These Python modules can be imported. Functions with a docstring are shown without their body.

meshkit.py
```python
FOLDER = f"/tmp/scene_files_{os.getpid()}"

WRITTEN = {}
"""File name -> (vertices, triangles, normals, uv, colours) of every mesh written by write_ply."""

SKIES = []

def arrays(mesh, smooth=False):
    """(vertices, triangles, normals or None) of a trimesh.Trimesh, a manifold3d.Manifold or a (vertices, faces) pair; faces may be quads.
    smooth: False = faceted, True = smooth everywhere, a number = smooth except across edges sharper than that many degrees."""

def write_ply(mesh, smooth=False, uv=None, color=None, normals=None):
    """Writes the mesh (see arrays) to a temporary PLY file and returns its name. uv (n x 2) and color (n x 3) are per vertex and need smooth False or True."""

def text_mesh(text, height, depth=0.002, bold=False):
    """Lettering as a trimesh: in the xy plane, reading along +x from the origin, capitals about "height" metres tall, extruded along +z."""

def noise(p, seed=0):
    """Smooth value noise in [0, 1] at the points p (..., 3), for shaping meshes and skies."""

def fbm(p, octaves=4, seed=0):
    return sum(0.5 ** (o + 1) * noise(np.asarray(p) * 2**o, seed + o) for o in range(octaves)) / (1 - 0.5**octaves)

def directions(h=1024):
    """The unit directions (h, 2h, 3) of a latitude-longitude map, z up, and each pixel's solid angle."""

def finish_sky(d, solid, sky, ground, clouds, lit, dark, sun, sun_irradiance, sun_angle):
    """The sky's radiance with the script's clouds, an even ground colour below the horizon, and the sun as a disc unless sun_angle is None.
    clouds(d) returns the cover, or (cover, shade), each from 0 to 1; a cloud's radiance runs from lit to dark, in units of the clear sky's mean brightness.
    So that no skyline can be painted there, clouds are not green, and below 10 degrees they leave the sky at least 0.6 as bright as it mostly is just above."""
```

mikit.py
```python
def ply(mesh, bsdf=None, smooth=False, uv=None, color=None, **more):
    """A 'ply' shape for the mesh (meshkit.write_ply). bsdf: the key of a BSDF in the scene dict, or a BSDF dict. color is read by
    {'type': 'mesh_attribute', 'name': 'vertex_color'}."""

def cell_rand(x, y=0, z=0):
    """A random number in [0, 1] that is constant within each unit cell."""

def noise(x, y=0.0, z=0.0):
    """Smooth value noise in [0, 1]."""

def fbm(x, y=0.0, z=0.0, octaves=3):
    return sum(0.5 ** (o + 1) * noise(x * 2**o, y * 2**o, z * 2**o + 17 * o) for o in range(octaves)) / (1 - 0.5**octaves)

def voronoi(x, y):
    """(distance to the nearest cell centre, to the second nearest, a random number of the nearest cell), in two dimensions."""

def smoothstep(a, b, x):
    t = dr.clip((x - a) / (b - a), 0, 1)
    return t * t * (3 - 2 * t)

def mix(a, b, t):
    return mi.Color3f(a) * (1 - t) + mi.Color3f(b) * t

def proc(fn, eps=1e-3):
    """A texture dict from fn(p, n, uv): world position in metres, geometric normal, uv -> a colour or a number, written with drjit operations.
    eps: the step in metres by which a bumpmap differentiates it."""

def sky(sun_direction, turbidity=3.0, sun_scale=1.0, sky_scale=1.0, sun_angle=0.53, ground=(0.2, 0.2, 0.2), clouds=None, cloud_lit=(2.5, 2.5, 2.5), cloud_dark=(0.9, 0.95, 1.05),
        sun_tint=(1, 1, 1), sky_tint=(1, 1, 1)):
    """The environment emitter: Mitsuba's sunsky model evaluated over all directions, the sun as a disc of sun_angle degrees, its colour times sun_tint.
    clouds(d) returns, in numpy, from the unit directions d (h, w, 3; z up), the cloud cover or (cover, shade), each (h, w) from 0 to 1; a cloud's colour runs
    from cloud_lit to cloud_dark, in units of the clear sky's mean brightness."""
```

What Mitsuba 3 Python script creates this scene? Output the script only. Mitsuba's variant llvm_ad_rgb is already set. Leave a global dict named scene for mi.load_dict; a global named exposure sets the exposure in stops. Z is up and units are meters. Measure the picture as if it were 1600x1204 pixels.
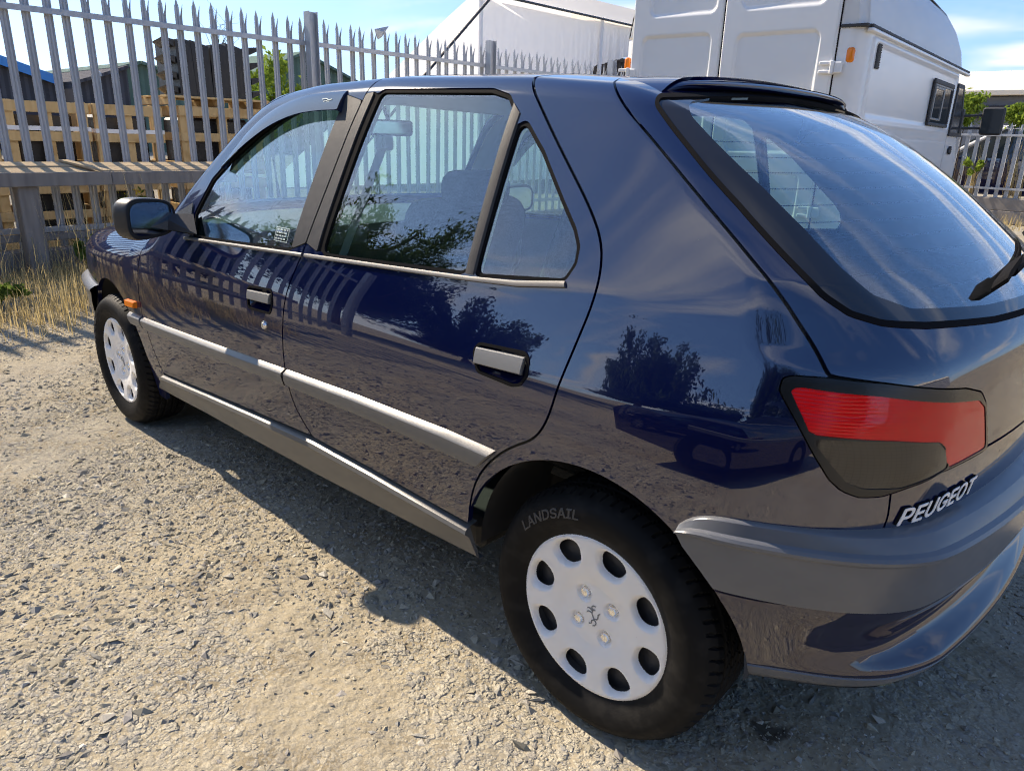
import math, random
import numpy as np, trimesh, shapely
import drjit as dr, mitsuba as mi
import mikit, meshkit
from scipy.interpolate import CubicSpline
from scipy.ndimage import gaussian_filter1d
from scipy.spatial import ConvexHull
from shapely.geometry import Polygon, LineString

rng = np.random.default_rng(7)
T = mi.ScalarTransform4f
scene, labels = {}, {}

# ---------------------------------------------------------------- camera, sky, exposure
CAM = np.array([-.7716, 1.9072, 1.2661]); FWD = np.array([.63796, -.70017, -.32058]); UP = np.array([.23845, -.21623, .94678])
scene['camera'] = {'type': 'perspective', 'fov': 69.796, 'fov_axis': 'x', 'near_clip': .05, 'far_clip': 2000.0,
                   'to_world': T().look_at(origin=CAM.tolist(), target=(CAM + FWD).tolist(), up=UP.tolist())}
SUN = np.array([1.18, .135, 1.0])
def clouds(d):
    z = np.maximum(d[..., 2:3], .03)
    p = d[..., :2] / (z + .15)
    q = np.concatenate([p[..., :1] * .8 + p[..., 1:] * .5, p[..., 1:] * 3.4 - p[..., :1] * 1.7, np.zeros_like(z)], -1)
    w = meshkit.fbm(p[..., [0, 1, 1]] * .8 + 3.1, 3, 5)
    q = q + (w[..., None] - .5) * np.array([2.0, 3.4, 0])
    c = meshkit.fbm(q * 1.1 + 11.7, 6, 2)
    c2 = meshkit.fbm(p[..., [0, 1, 1]] * .75 + 5.3, 3, 9)
    cover = np.clip((c - .44) / .22, 0, 1) ** 1.3 * np.clip((c2 - .38) / .20, 0, 1)
    haze = .25 * np.exp(-np.maximum(d[..., 2], 0) / .08)
    return np.clip(cover + haze, 0, 1), np.zeros_like(cover)
scene['sky'] = mikit.sky(SUN, turbidity=3.2, sky_scale=.92, sky_tint=(.75, .90, 1.14), sun_tint=(.95, 1.0, 1.10), clouds=clouds, cloud_lit=(2.2, 2.25, 2.4), ground=(.25, .22, .18), sun_angle=.6)
exposure = 2.65

# ---------------------------------------------------------------- helpers
def uniq(key):
    if key not in scene and key not in labels: return key
    k = 1
    while f'{key}_{k:03d}' in scene or f'{key}_{k:03d}' in labels: k += 1
    return f'{key}_{k:03d}'
def thing(name, label, cat, group=None):
    key = uniq(name); labels[key] = {'label': label, 'category': cat}
    if group: labels[key]['group'] = group
    return key
def part(parent, name, mesh, bsdf, smooth=False, label=None, stuff=False, **kw):
    key = uniq(parent + '__' + name if parent else name)
    scene[key] = mikit.ply(mesh, bsdf, smooth=smooth, **kw)
    if label: labels.setdefault(key, {})['label'] = label
    if stuff: labels.setdefault(key, {})['kind'] = 'stuff'
    return key
def raw(parent, name, V, N, Fc, bsdf, label=None):
    key = uniq(parent + '__' + name)
    scene[key] = {'type': 'ply', 'filename': meshkit.write_ply((V, Fc), normals=N), 'face_normals': False, 'bsdf': {'type': 'ref', 'id': bsdf}}
    if label: labels[key] = {'label': label}
    return key
def again(key, parent, name, m):
    """a copy of the shape `key` under another transform"""
    k = uniq(parent + '__' + name if parent else name)
    scene[k] = {**scene[key], 'to_world': m}
    return k
def join(ms):
    V, Fc, n = [], [], 0
    for m in ms:
        v, f = (np.asarray(m[0], float), np.asarray(m[1], int)) if isinstance(m, tuple) else (np.asarray(m.vertices), np.asarray(m.faces))
        if f.shape[1] == 4: f = np.vstack([f[:, [0, 1, 2]], f[:, [0, 2, 3]]])
        V.append(v); Fc.append(f + n); n += len(v)
    return np.vstack(V), np.vstack(Fc)
def hull(pts):
    pts = np.asarray(pts, float); h = ConvexHull(pts)
    f = h.simplices.copy(); nn = h.equations[:, :3]
    c = np.cross(pts[f[:, 1]] - pts[f[:, 0]], pts[f[:, 2]] - pts[f[:, 0]])
    fl = (c * nn).sum(1) < 0; f[fl] = f[fl][:, ::-1]
    used = np.unique(f); mp = np.zeros(len(pts), int); mp[used] = np.arange(len(used))
    return pts[used], mp[f]
def cbox(lo, hi, b=.004):
    lo, hi = np.minimum(lo, hi).astype(float), np.maximum(lo, hi).astype(float); b = min(b, .3 * (hi - lo).min())
    P = []
    for s in np.ndindex(2, 2, 2):
        c = np.where(np.array(s) == 1, hi, lo); d = np.where(np.array(s) == 1, -1, 1) * b
        for k in range(3):
            e = d.copy(); e[k] = 0; P.append(c + e)
    return hull(P)
def rbox(lo, hi, r, n=3):
    """a box with well rounded edges"""
    lo, hi = np.asarray(lo, float), np.asarray(hi, float); r = min(r, .49 * (hi - lo).min()); P = []
    a = np.linspace(0, np.pi / 2, n + 1)
    for s in np.ndindex(2, 2, 2):
        sg = np.where(np.array(s) == 1, 1, -1); c = np.where(np.array(s) == 1, hi - r, lo + r)
        for t in a:
            for f in a: P.append(c + sg * r * np.array([np.cos(t) * np.cos(f), np.cos(t) * np.sin(f), np.sin(t)]))
    return hull(np.unique(np.round(P, 6), axis=0))
def place(m, M):
    v, f = m if isinstance(m, tuple) else (np.asarray(m.vertices), np.asarray(m.faces))
    M = np.asarray(M, float); v = v @ M[:3, :3].T + M[:3, 3]
    return (v, f[:, ::-1] if np.linalg.det(M[:3, :3]) < 0 else f)
def rotz(a, t=(0, 0, 0)):
    c, s = np.cos(a), np.sin(a)
    return np.array([[c, -s, 0, t[0]], [s, c, 0, t[1]], [0, 0, 1, t[2]], [0, 0, 0, 1.]])
def frame(o, x, y, z):
    M = np.eye(4); M[:3, 0], M[:3, 1], M[:3, 2], M[:3, 3] = x, y, z, o
    return M
def tube(P, r, sides=8, cap=True):
    P = np.asarray(P, float); n = len(P); r = np.broadcast_to(r, (n,))
    t = np.gradient(P, axis=0); t /= np.linalg.norm(t, axis=1, keepdims=True) + 1e-12
    a = np.cross(t, [0, 0, 1.]); bad = np.linalg.norm(a, axis=1) < .05; a[bad] = np.cross(t[bad], [1., 0, 0]); a /= np.linalg.norm(a, axis=1, keepdims=True)
    b = np.cross(t, a); w = np.arange(sides) * 2 * np.pi / sides
    V = (P[:, None] + r[:, None, None] * (np.cos(w)[None, :, None] * a[:, None] + np.sin(w)[None, :, None] * b[:, None])).reshape(-1, 3)
    i, j = np.meshgrid(np.arange(n - 1), np.arange(sides), indexing='ij'); k = (j + 1) % sides
    Q = np.stack([i * sides + j, (i + 1) * sides + j, (i + 1) * sides + k, i * sides + k], -1).reshape(-1, 4)
    Fc = np.vstack([Q[:, [0, 1, 2]], Q[:, [0, 2, 3]]])
    if cap:
        V = np.vstack([V, P[:1], P[-1:]]); j = np.arange(sides); k = (j + 1) % sides
        Fc = np.vstack([Fc, np.stack([j * 0 + n * sides, j, k], 1), np.stack([j * 0 + n * sides + 1, (n - 1) * sides + k, (n - 1) * sides + j], 1)])
    return V, Fc
def grid(P):
    """a sheet from an (n, m, 3) array of points"""
    n, m = P.shape[:2]; i, j = np.meshgrid(np.arange(n - 1), np.arange(m - 1), indexing='ij')
    Q = np.stack([i * m + j, (i + 1) * m + j, (i + 1) * m + j + 1, i * m + j + 1], -1).reshape(-1, 4)
    return P.reshape(-1, 3), np.vstack([Q[:, [0, 1, 2]], Q[:, [0, 2, 3]]])
def lathe(prof, n=96, axis='y'):
    """prof: (radius, along the axis)"""
    prof = np.asarray(prof, float); a = np.arange(n + 1) * 2 * np.pi / n
    P = np.stack([prof[None, :, 0] * np.cos(a)[:, None], np.broadcast_to(prof[None, :, 1], (n + 1, len(prof))), prof[None, :, 0] * np.sin(a)[:, None]], -1)
    return grid(P)
def resample(pl, n, closed=False):
    pl = np.asarray(pl, float); s = np.r_[0, np.cumsum(np.linalg.norm(np.diff(pl, axis=0), axis=1))]
    t = np.linspace(0, s[-1], n); return np.stack([np.interp(t, s, pl[:, k]) for k in range(pl.shape[1])], 1)
def chaikin(pl, it=2, closed=False):
    pl = np.asarray(pl, float)
    for _ in range(it):
        if closed: a, b = pl, np.roll(pl, -1, 0)
        else: a, b = pl[:-1], pl[1:]
        q = np.stack([.75 * a + .25 * b, .25 * a + .75 * b], 1).reshape(-1, pl.shape[1])
        pl = q if closed else np.vstack([pl[:1], q, pl[-1:]])
    return pl
def rounded(pts, r):
    p = Polygon(pts).buffer(0); return p.buffer(-r, quad_segs=8).buffer(2 * r, quad_segs=8).buffer(-r, quad_segs=8)
def col(*c): return {'type': 'rgb', 'value': list(c)}
def two(d): return {'type': 'twosided', 'bsdf': d}
P = mikit.proc
def gloss(c, rough=.4, spec=.5): return two({'type': 'principled', 'base_color': c if isinstance(c, dict) else col(*c), 'roughness': rough, 'specular': spec})

# ---------------------------------------------------------------- materials
F3 = mi.Color3f
scene['paint'] = two({'type': 'blendbsdf', 'weight': .07, 'clear': {'type': 'plastic', 'diffuse_reflectance': col(.010, .023, .175), 'int_ior': 2.1, 'nonlinear': True},
                      'swirls': {'type': 'roughplastic', 'diffuse_reflectance': col(.010, .023, .175), 'alpha': .05, 'int_ior': 2.1, 'nonlinear': True}})
scene['paint_satin'] = two({'type': 'plastic', 'diffuse_reflectance': col(.020, .018, .040), 'int_ior': 1.75})
scene['side_glass'] = {'type': 'thindielectric', 'int_ior': 1.95, 'specular_transmittance': col(.60, .80, .75), 'specular_reflectance': col(1, 1, 1)}
scene['rear_glass'] = {'type': 'thindielectric', 'int_ior': 2.15, 'specular_transmittance': col(.62, .76, .72), 'specular_reflectance': col(1, 1, 1)}
scene['tinted_plastic'] = two({'type': 'plastic', 'diffuse_reflectance': col(.008, .012, .035), 'int_ior': 2.0})
scene['rubber'] = gloss((.010, .010, .011), .85, .05)
scene['frit'] = two({'type': 'plastic', 'diffuse_reflectance': col(.022, .022, .024), 'int_ior': 1.65})
scene['trim_black'] = gloss(P(lambda p, n, uv: mikit.mix(F3(.048, .048, .050), F3(.062, .061, .062), mikit.noise(p.x * 60, p.y * 60, p.z * 60))), .55, .18)
scene['trim_grey'] = gloss(P(lambda p, n, uv: mikit.mix(F3(.060, .060, .062), F3(.09, .088, .086), mikit.fbm(p.x * 25, p.y * 25, p.z * 25, 3))), .5)
scene['bumper_grey'] = {'type': 'bumpmap', 'arbitrary': P(lambda p, n, uv: mikit.noise(p.x * 900, p.y * 900, p.z * 900) * .00012, eps=4e-4), 'scale': 1.0,
                        'bsdf': gloss(P(lambda p, n, uv: mikit.mix(F3(.10, .104, .115), F3(.135, .138, .145), mikit.fbm(p.x * 14, p.y * 14, p.z * 22, 4))), .24, .6)}
scene['moulding'] = gloss(P(lambda p, n, uv: mikit.mix(F3(.115, .115, .116), F3(.15, .148, .144), mikit.fbm(p.x * 18, p.y * 18, p.z * 30, 3))), .36)
scene['silver'] = two({'type': 'principled', 'base_color': P(lambda p, n, uv: mikit.mix(F3(.79, .77, .735), F3(.85, .83, .80), mikit.fbm(p.x * 30, p.y * 30, p.z * 30, 3))), 'roughness': .32, 'metallic': .0, 'specular': .6})
scene['silver_handle'] = two({'type': 'principled', 'base_color': col(.20, .20, .198), 'roughness': .42, 'metallic': .2})
scene['chrome'] = two({'type': 'roughconductor', 'material': 'Al', 'alpha': .12})
scene['dark_void'] = gloss((.05, .05, .05), .75, .2)
scene['steel_rim'] = gloss((.05, .05, .052), .5)
scene['mirror_black'] = gloss((.022, .022, .024), .42)
scene['tyre'] = gloss(P(lambda p, n, uv: mikit.mix(F3(.0085, .0085, .009), F3(.016, .0155, .015), mikit.smoothstep(.45, .75, mikit.fbm(p.x * 28, p.y * 28, p.z * 28, 4)))), .6, .12)
scene['tyre_letters'] = gloss((.055, .054, .053), .6)
scene['cabin'] = gloss(P(lambda p, n, uv: mikit.mix(F3(.10, .11, .115), F3(.14, .145, .15), mikit.noise(p.x * 200, p.y * 200, p.z * 200))), .8, .2)
scene['cabin_light'] = gloss((.30, .31, .30), .85, .2)
scene['seat_cloth'] = gloss(P(lambda p, n, uv: mikit.mix(F3(.025, .028, .034), F3(.055, .058, .066), mikit.noise(p.x * 260, p.y * 260, p.z * 260))), .9, .1)
scene['lens_red'] = {'type': 'bumpmap', 'arbitrary': P(lambda p, n, uv: .0004 * dr.abs(dr.sin(p.z * 520)) * mikit.smoothstep(-.47, -.40, p.x), eps=5e-4), 'scale': 1.0,
                     'bsdf': two({'type': 'plastic', 'diffuse_reflectance': P(lambda p, n, uv: F3(.85, .007, .010) * (.75 + .25 * dr.abs(dr.sin(p.z * 520)) * mikit.smoothstep(-.50, -.42, p.x))), 'int_ior': 1.45})}
scene['lens_smoke'] = two({'type': 'plastic', 'diffuse_reflectance': P(lambda p, n, uv: F3(.034, .029, .024) * (.7 + .3 * mikit.smoothstep(.1, .5, dr.abs(dr.sin(p.z * 560))) * mikit.smoothstep(.1, .4, dr.abs(dr.sin(p.y * 420))))), 'int_ior': 1.6})
scene['lens_amber'] = two({'type': 'roughplastic', 'diffuse_reflectance': col(.85, .22, .01), 'alpha': .04, 'int_ior': 1.5})
scene['white_print'] = gloss((.42, .50, .48), .7)
scene['mirror_glass'] = two({'type': 'roughconductor', 'material': 'Al', 'alpha': .01, 'specular_reflectance': col(.62, .68, .76)})
scene['sill_grey'] = gloss(P(lambda p, n, uv: mikit.mix(F3(.085, .085, .085), F3(.13, .125, .115), mikit.fbm(p.x * 10, p.y * 10, p.z * 30, 4))), .34)
scene['lamp_frame'] = two({'type': 'roughplastic', 'diffuse_reflectance': col(.016, .016, .017), 'alpha': .10, 'int_ior': 1.5})

def smooth1d(xs, ys, sigma, step=0.01):
    a, b = xs[0] - 0.4, xs[-1] + 0.4
    g = np.arange(a, b, step / 4)
    s0 = (ys[1] - ys[0]) / (xs[1] - xs[0]); s1 = (ys[-1] - ys[-2]) / (xs[-1] - xs[-2])
    v = np.where(g < xs[0], ys[0] + s0 * (g - xs[0]), np.where(g > xs[-1], ys[-1] + s1 * (g - xs[-1]), np.interp(g, xs, ys)))
    v = gaussian_filter1d(v, sigma / (step / 4), mode='nearest')
    return CubicSpline(g[::4], v[::4])

# ---- the car's surface: x forward from the rear axle, y to the left, z up
SIDE = smooth1d([.1, .2, .3, .4, .5, .6, .7, .8, .87, .95, 1.0, 1.1, 1.2, 1.3, 1.36, 1.44],
                [.755, .790, .811, .825, .834, .838, .835, .823, .808, .784, .766, .722, .676, .627, .593, .550], .03)
TAPER = smooth1d([-.9, -.7, -.5, -.3, 0, .5, 1, 1.5, 2.0, 2.3, 2.6, 2.8, 3, 3.2, 3.5],
                 [-.20, -.135, -.075, -.035, -.010, -.001, 0, -.003, -.012, -.022, -.042, -.065, -.105, -.16, -.27], .10)
REAR = smooth1d([.1, .3, .5, .62, .75, .86, .925, .965, 1.05, 1.15, 1.25, 1.36, 1.5],
                [-.55, -.575, -.59, -.60, -.605, -.60, -.58, -.542, -.452, -.325, -.185, -.02, .20], .018)
TOP = smooth1d([-.4, -.1, .1, .5, 1.0, 1.35, 1.59, 1.71, 1.95, 2.19, 2.27, 2.5, 2.8, 3.2, 3.42],
               [1.342, 1.379, 1.402, 1.432, 1.443, 1.432, 1.405, 1.342, 1.160, .974, .950, .925, .895, .835, .775], .035)
def crease(x):
    return .800 + .045 * np.clip((-x + .05) / .45, 0, 1.3) ** 1.5
def side_y(x, z):
    zc = crease(x)
    s = .0045 + .02 * np.clip((x - .25) / 1.0, 0, 1)
    k = np.clip(1.15 - .55 * x, .35, 1)
    t = (z - zc) / s
    fold = s * (np.logaddexp(0, np.clip(t, -40, 200)) - np.maximum(0, (z - zc - .10) / s)*0)
    cap = .06 * (1 - np.exp(-np.maximum(fold, 0) / .06))
    return SIDE(z) + TAPER(x) - .13 * k * cap + .13*k*.06*np.clip((z-.95)/.3,0,1)
def rear_x(y, z):
    st = lambda a, b: (lambda t: t * t * (3 - 2 * t))(np.clip((z - a) / (b - a), 0, 1))
    dome = .045 * st(.84, 1.0) * (1 - st(1.18, 1.38)) * np.maximum(1 - (y / .62) ** 2, -.15)
    return REAR(z) + .20 * y * y + .12 * y ** 6 - dome
def top_z(x, y):
    return TOP(x + .2 * y * y) - .085 * y * y - .10 * y ** 4
def nose_x(y, z):
    return 3.43 - .18 * y * y - .10 * (z - .55) ** 2
def smax(a, b, r):
    return np.minimum(np.maximum(a, b), -r) + np.hypot(np.maximum(a + r, 0), np.maximum(b + r, 0))
def F(x, y, z):
    y = np.abs(y); h = 2e-3
    w = side_y(x, z)
    a = (y - w) / np.sqrt(1 + ((side_y(x, z + h) - side_y(x, z - h)) / (2 * h)) ** 2)
    R = rear_x(y, z)
    b = (R - x) / np.sqrt(1 + ((rear_x(y, z + h) - rear_x(y, z - h)) / (2 * h)) ** 2)
    T = top_z(x, y)
    c = (z - T) / np.sqrt(1 + ((top_z(x + h, y) - top_z(x - h, y)) / (2 * h)) ** 2)
    e = (x - nose_x(y, z))
    r_edge = .034 + .001 * np.clip((x - 1.4) / .25, 0, 1) + .04 * np.clip((x - 2.0) / .3, 0, 1)
    g = smax(a, c, r_edge)
    r_c = .075 + .105 * np.clip((1.05 - z) / .2, 0, 1)
    g = smax(g, b, r_c)
    return smax(g, e, .15)
def grad(V):
    h = 1.5e-3
    n = np.stack([F(*(V + d).T) - F(*(V - d).T) for d in np.eye(3) * h], -1)
    return n / np.linalg.norm(n, axis=1, keepdims=True)
# ---------------------------------------------------------------- the car's skin as a fine mesh, then cut into panels
def ray_solve(O, D, lo, hi, it=36):
    O, D = np.asarray(O, float), np.asarray(D, float); lo = np.full(len(O), lo, float); hi = np.full(len(O), hi, float)
    for _ in range(it):
        m = (lo + hi) / 2; q = O + D * m[:, None]; ins = F(*q.T) < 0
        lo = np.where(ins, m, lo); hi = np.where(ins, hi, m)
    return O + D * ((lo + hi) / 2)[:, None]
def side_pt(x, z):
    x, z = np.asarray(x, float).ravel(), np.asarray(z, float).ravel()
    return ray_solve(np.stack([x, 0 * x + .1, z], 1), np.tile([0, 1., 0], (len(x), 1)), 0, 1.0)
def rear_pt(ph, z):
    ph, z = np.asarray(ph, float).ravel(), np.asarray(z, float).ravel()
    return ray_solve(np.stack([0 * ph + .45, 0 * ph, z], 1), np.stack([-np.cos(ph), np.sin(ph), 0 * ph], 1), .05, 1.5)
def zcore(x): return np.interp(x, [1.85, 2.6], [.93, .62])
def make_skin():
    x0, x1, y0 = .15, 2.75, .33
    xs = np.linspace(x0, x1, 300)
    ph = np.linspace(0, np.pi / 2, 100)[1:-1]; pf = np.linspace(0, np.pi / 2, 40)[1:-1]
    ys = np.linspace(0, y0, 36)
    ox = np.r_[ys * 0 + x0, ph * 0 + x0, xs, pf * 0 + x1, ys[::-1] * 0 + x1]
    oy = np.r_[ys, ph * 0 + y0, xs * 0 + y0, pf * 0 + y0, ys[::-1]]
    dx = np.r_[ys * 0 - 1, -np.cos(ph), xs * 0, np.sin(pf), ys * 0 + 1]
    dy = np.r_[ys * 0, np.sin(ph), xs * 0 + 1, np.cos(pf), ys * 0]
    zc = zcore(ox); nl = 90
    zl = np.linspace(0, 1, nl); th = np.linspace(0, np.pi / 2, 130)[1:]
    oz = np.concatenate([.2 + (zc[None] - .2) * zl[:, None], np.repeat(zc[None], len(th), 0)])
    ct, st = np.r_[zl * 0 + 1, np.cos(th)][:, None], np.r_[zl * 0, np.sin(th)][:, None]
    O = np.stack([np.broadcast_to(ox, oz.shape), np.broadcast_to(oy, oz.shape), oz], -1)
    D = np.stack([ct * dx, ct * dy, np.broadcast_to(st, oz.shape)], -1)
    A = grid(ray_solve(O.reshape(-1, 3), D.reshape(-1, 3), 0, 1.3).reshape(O.shape))
    X, Y = np.meshgrid(xs, ys, indexing='ij'); O = np.stack([X, Y, zcore(X)], -1)
    B = grid(ray_solve(O.reshape(-1, 3), np.tile([0, 0, 1.], (X.size, 1)), 0, 1.3).reshape(O.shape))
    V, Fc = join([A, B])
    _, i, inv = np.unique(np.round(V, 5), axis=0, return_index=True, return_inverse=True)
    V, Fc = V[i], inv.ravel()[Fc]
    Fc = Fc[(Fc[:, 0] != Fc[:, 1]) & (Fc[:, 1] != Fc[:, 2]) & (Fc[:, 0] != Fc[:, 2])]
    N = grad(V)
    fn = np.cross(V[Fc[:, 1]] - V[Fc[:, 0]], V[Fc[:, 2]] - V[Fc[:, 0]]); fl = (fn * N[Fc[:, 0]]).sum(1) < 0
    Fc[fl] = Fc[fl][:, ::-1]
    return V, N, Fc
def clip(m, s):
    """keep the part where s < 0"""
    V, N, Fc = m
    if len(Fc) == 0: return m
    ins = s < 0; c = ins[Fc].sum(1); out = [Fc[c == 3]]; newV, newN, base = [], [], len(V)
    mix = Fc[(c == 1) | (c == 2)]
    if len(mix):
        im = ins[mix]; odd = np.where(im.sum(1) == 1, im.argmax(1), (~im).argmax(1)); r = np.arange(len(mix))
        a, b, d = mix[r, odd], mix[r, (odd + 1) % 3], mix[r, (odd + 2) % 3]
        e = np.sort(np.vstack([np.stack([a, b], 1), np.stack([a, d], 1)]), 1)
        ue, inv = np.unique(e, axis=0, return_inverse=True); inv = inv.ravel() + base
        sa, sb = s[ue[:, 0]], s[ue[:, 1]]; t = (sa / (sa - sb + 1e-15))[:, None]
        newV = V[ue[:, 0]] * (1 - t) + V[ue[:, 1]] * t
        newN = N[ue[:, 0]] * (1 - t) + N[ue[:, 1]] * t; newN /= np.linalg.norm(newN, axis=1, keepdims=True)
        ab, ad = inv[:len(mix)], inv[len(mix):]; one = im.sum(1) == 1
        out += [np.stack([a, ab, ad], 1)[one], np.stack([ab, b, d], 1)[~one], np.stack([ab, d, ad], 1)[~one]]
        V, N = np.vstack([V, newV]), np.vstack([N, newN])
    Fc = np.vstack(out)
    A = np.linalg.norm(np.cross(V[Fc[:, 1]] - V[Fc[:, 0]], V[Fc[:, 2]] - V[Fc[:, 0]]), axis=1); Fc = Fc[A > 1e-12]
    used = np.unique(Fc); mp = np.zeros(len(V), int); mp[used] = np.arange(len(used))
    return V[used], N[used], mp[Fc]
RS = .85
def plane_of(m, dom):
    V = m[0]
    if dom == 'side': return V[:, [0, 2]], V[:, 1] > .2
    return np.stack([np.arctan2(np.abs(V[:, 1]), .45 - V[:, 0]) * RS, V[:, 2]], 1), V[:, 0] < .44
def field(m, poly, dom='side'):
    """signed distance to a polygon in the side view (x, z) or round the tail (angle, z): negative inside"""
    q, ok = plane_of(m, dom); s = np.full(len(q), 1.0)
    x0, z0, x1, z1 = poly.bounds; near = ok & (q[:, 0] > x0 - .08) & (q[:, 0] < x1 + .08) & (q[:, 1] > z0 - .08) & (q[:, 1] < z1 + .08)
    if near.any():
        pts = shapely.points(q[near]); d = shapely.distance(poly.boundary, pts); s[near] = np.where(shapely.contains_xy(poly, *q[near].T), -d, d)
    return s
def inside(m, poly, gap=0.0, dom='side'): return clip(m, field(m, poly, dom) + gap)
def outside(m, poly, gap=0.0, dom='side'): return clip(m, -field(m, poly, dom) + gap)
def push(m, d): return m[0] + m[1] * (d[:, None] if np.ndim(d) else d), m[1], m[2]
def cat(ms):
    ms = [m for m in ms if len(m[2])]; n = np.r_[0, np.cumsum([len(m[0]) for m in ms])]
    return np.vstack([m[0] for m in ms]), np.vstack([m[1] for m in ms]), np.vstack([m[2] + k for m, k in zip(ms, n)])
def mirror(m): return m[0] * [1, -1, 1], m[1] * [1, -1, 1], m[2][:, ::-1]
def flange(m, depth):
    """the turned-in edge of a panel"""
    V, N, Fc = m; e = np.vstack([Fc[:, [0, 1]], Fc[:, [1, 2]], Fc[:, [2, 0]]]); k = np.sort(e, 1)
    _, idx, cnt = np.unique(k, axis=0, return_index=True, return_counts=True); b = e[idx[cnt == 1]]
    b = b[~((np.abs(V[b[:, 0], 1]) < 1e-4) & (np.abs(V[b[:, 1], 1]) < 1e-4))]
    d = V[b[:, 1]] - V[b[:, 0]]; out = np.cross(d, N[b[:, 0]]); out /= np.linalg.norm(out, axis=1, keepdims=True) + 1e-12
    n = len(b); q = np.vstack([V[b[:, 0]], V[b[:, 1]], V[b[:, 1]] - N[b[:, 1]] * depth, V[b[:, 0]] - N[b[:, 0]] * depth])
    i = np.arange(n); f = np.vstack([np.stack([i, i + 3 * n, i + 2 * n], 1), np.stack([i, i + 2 * n, i + n], 1)])
    return q, np.tile(out, (4, 1)), f
def solid(m, depth): return cat([m, flange(m, depth)])
def emit(name, m, bsdf, both='separate', label=None, parent='parked_car'):
    if both == 'joined':
        return raw(parent, name, *cat([m, mirror(m)]), bsdf, label)
    k = raw(parent, name, *m, bsdf, label)
    if both == 'separate': raw(parent, name, *mirror(m), bsdf)
    return k
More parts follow.
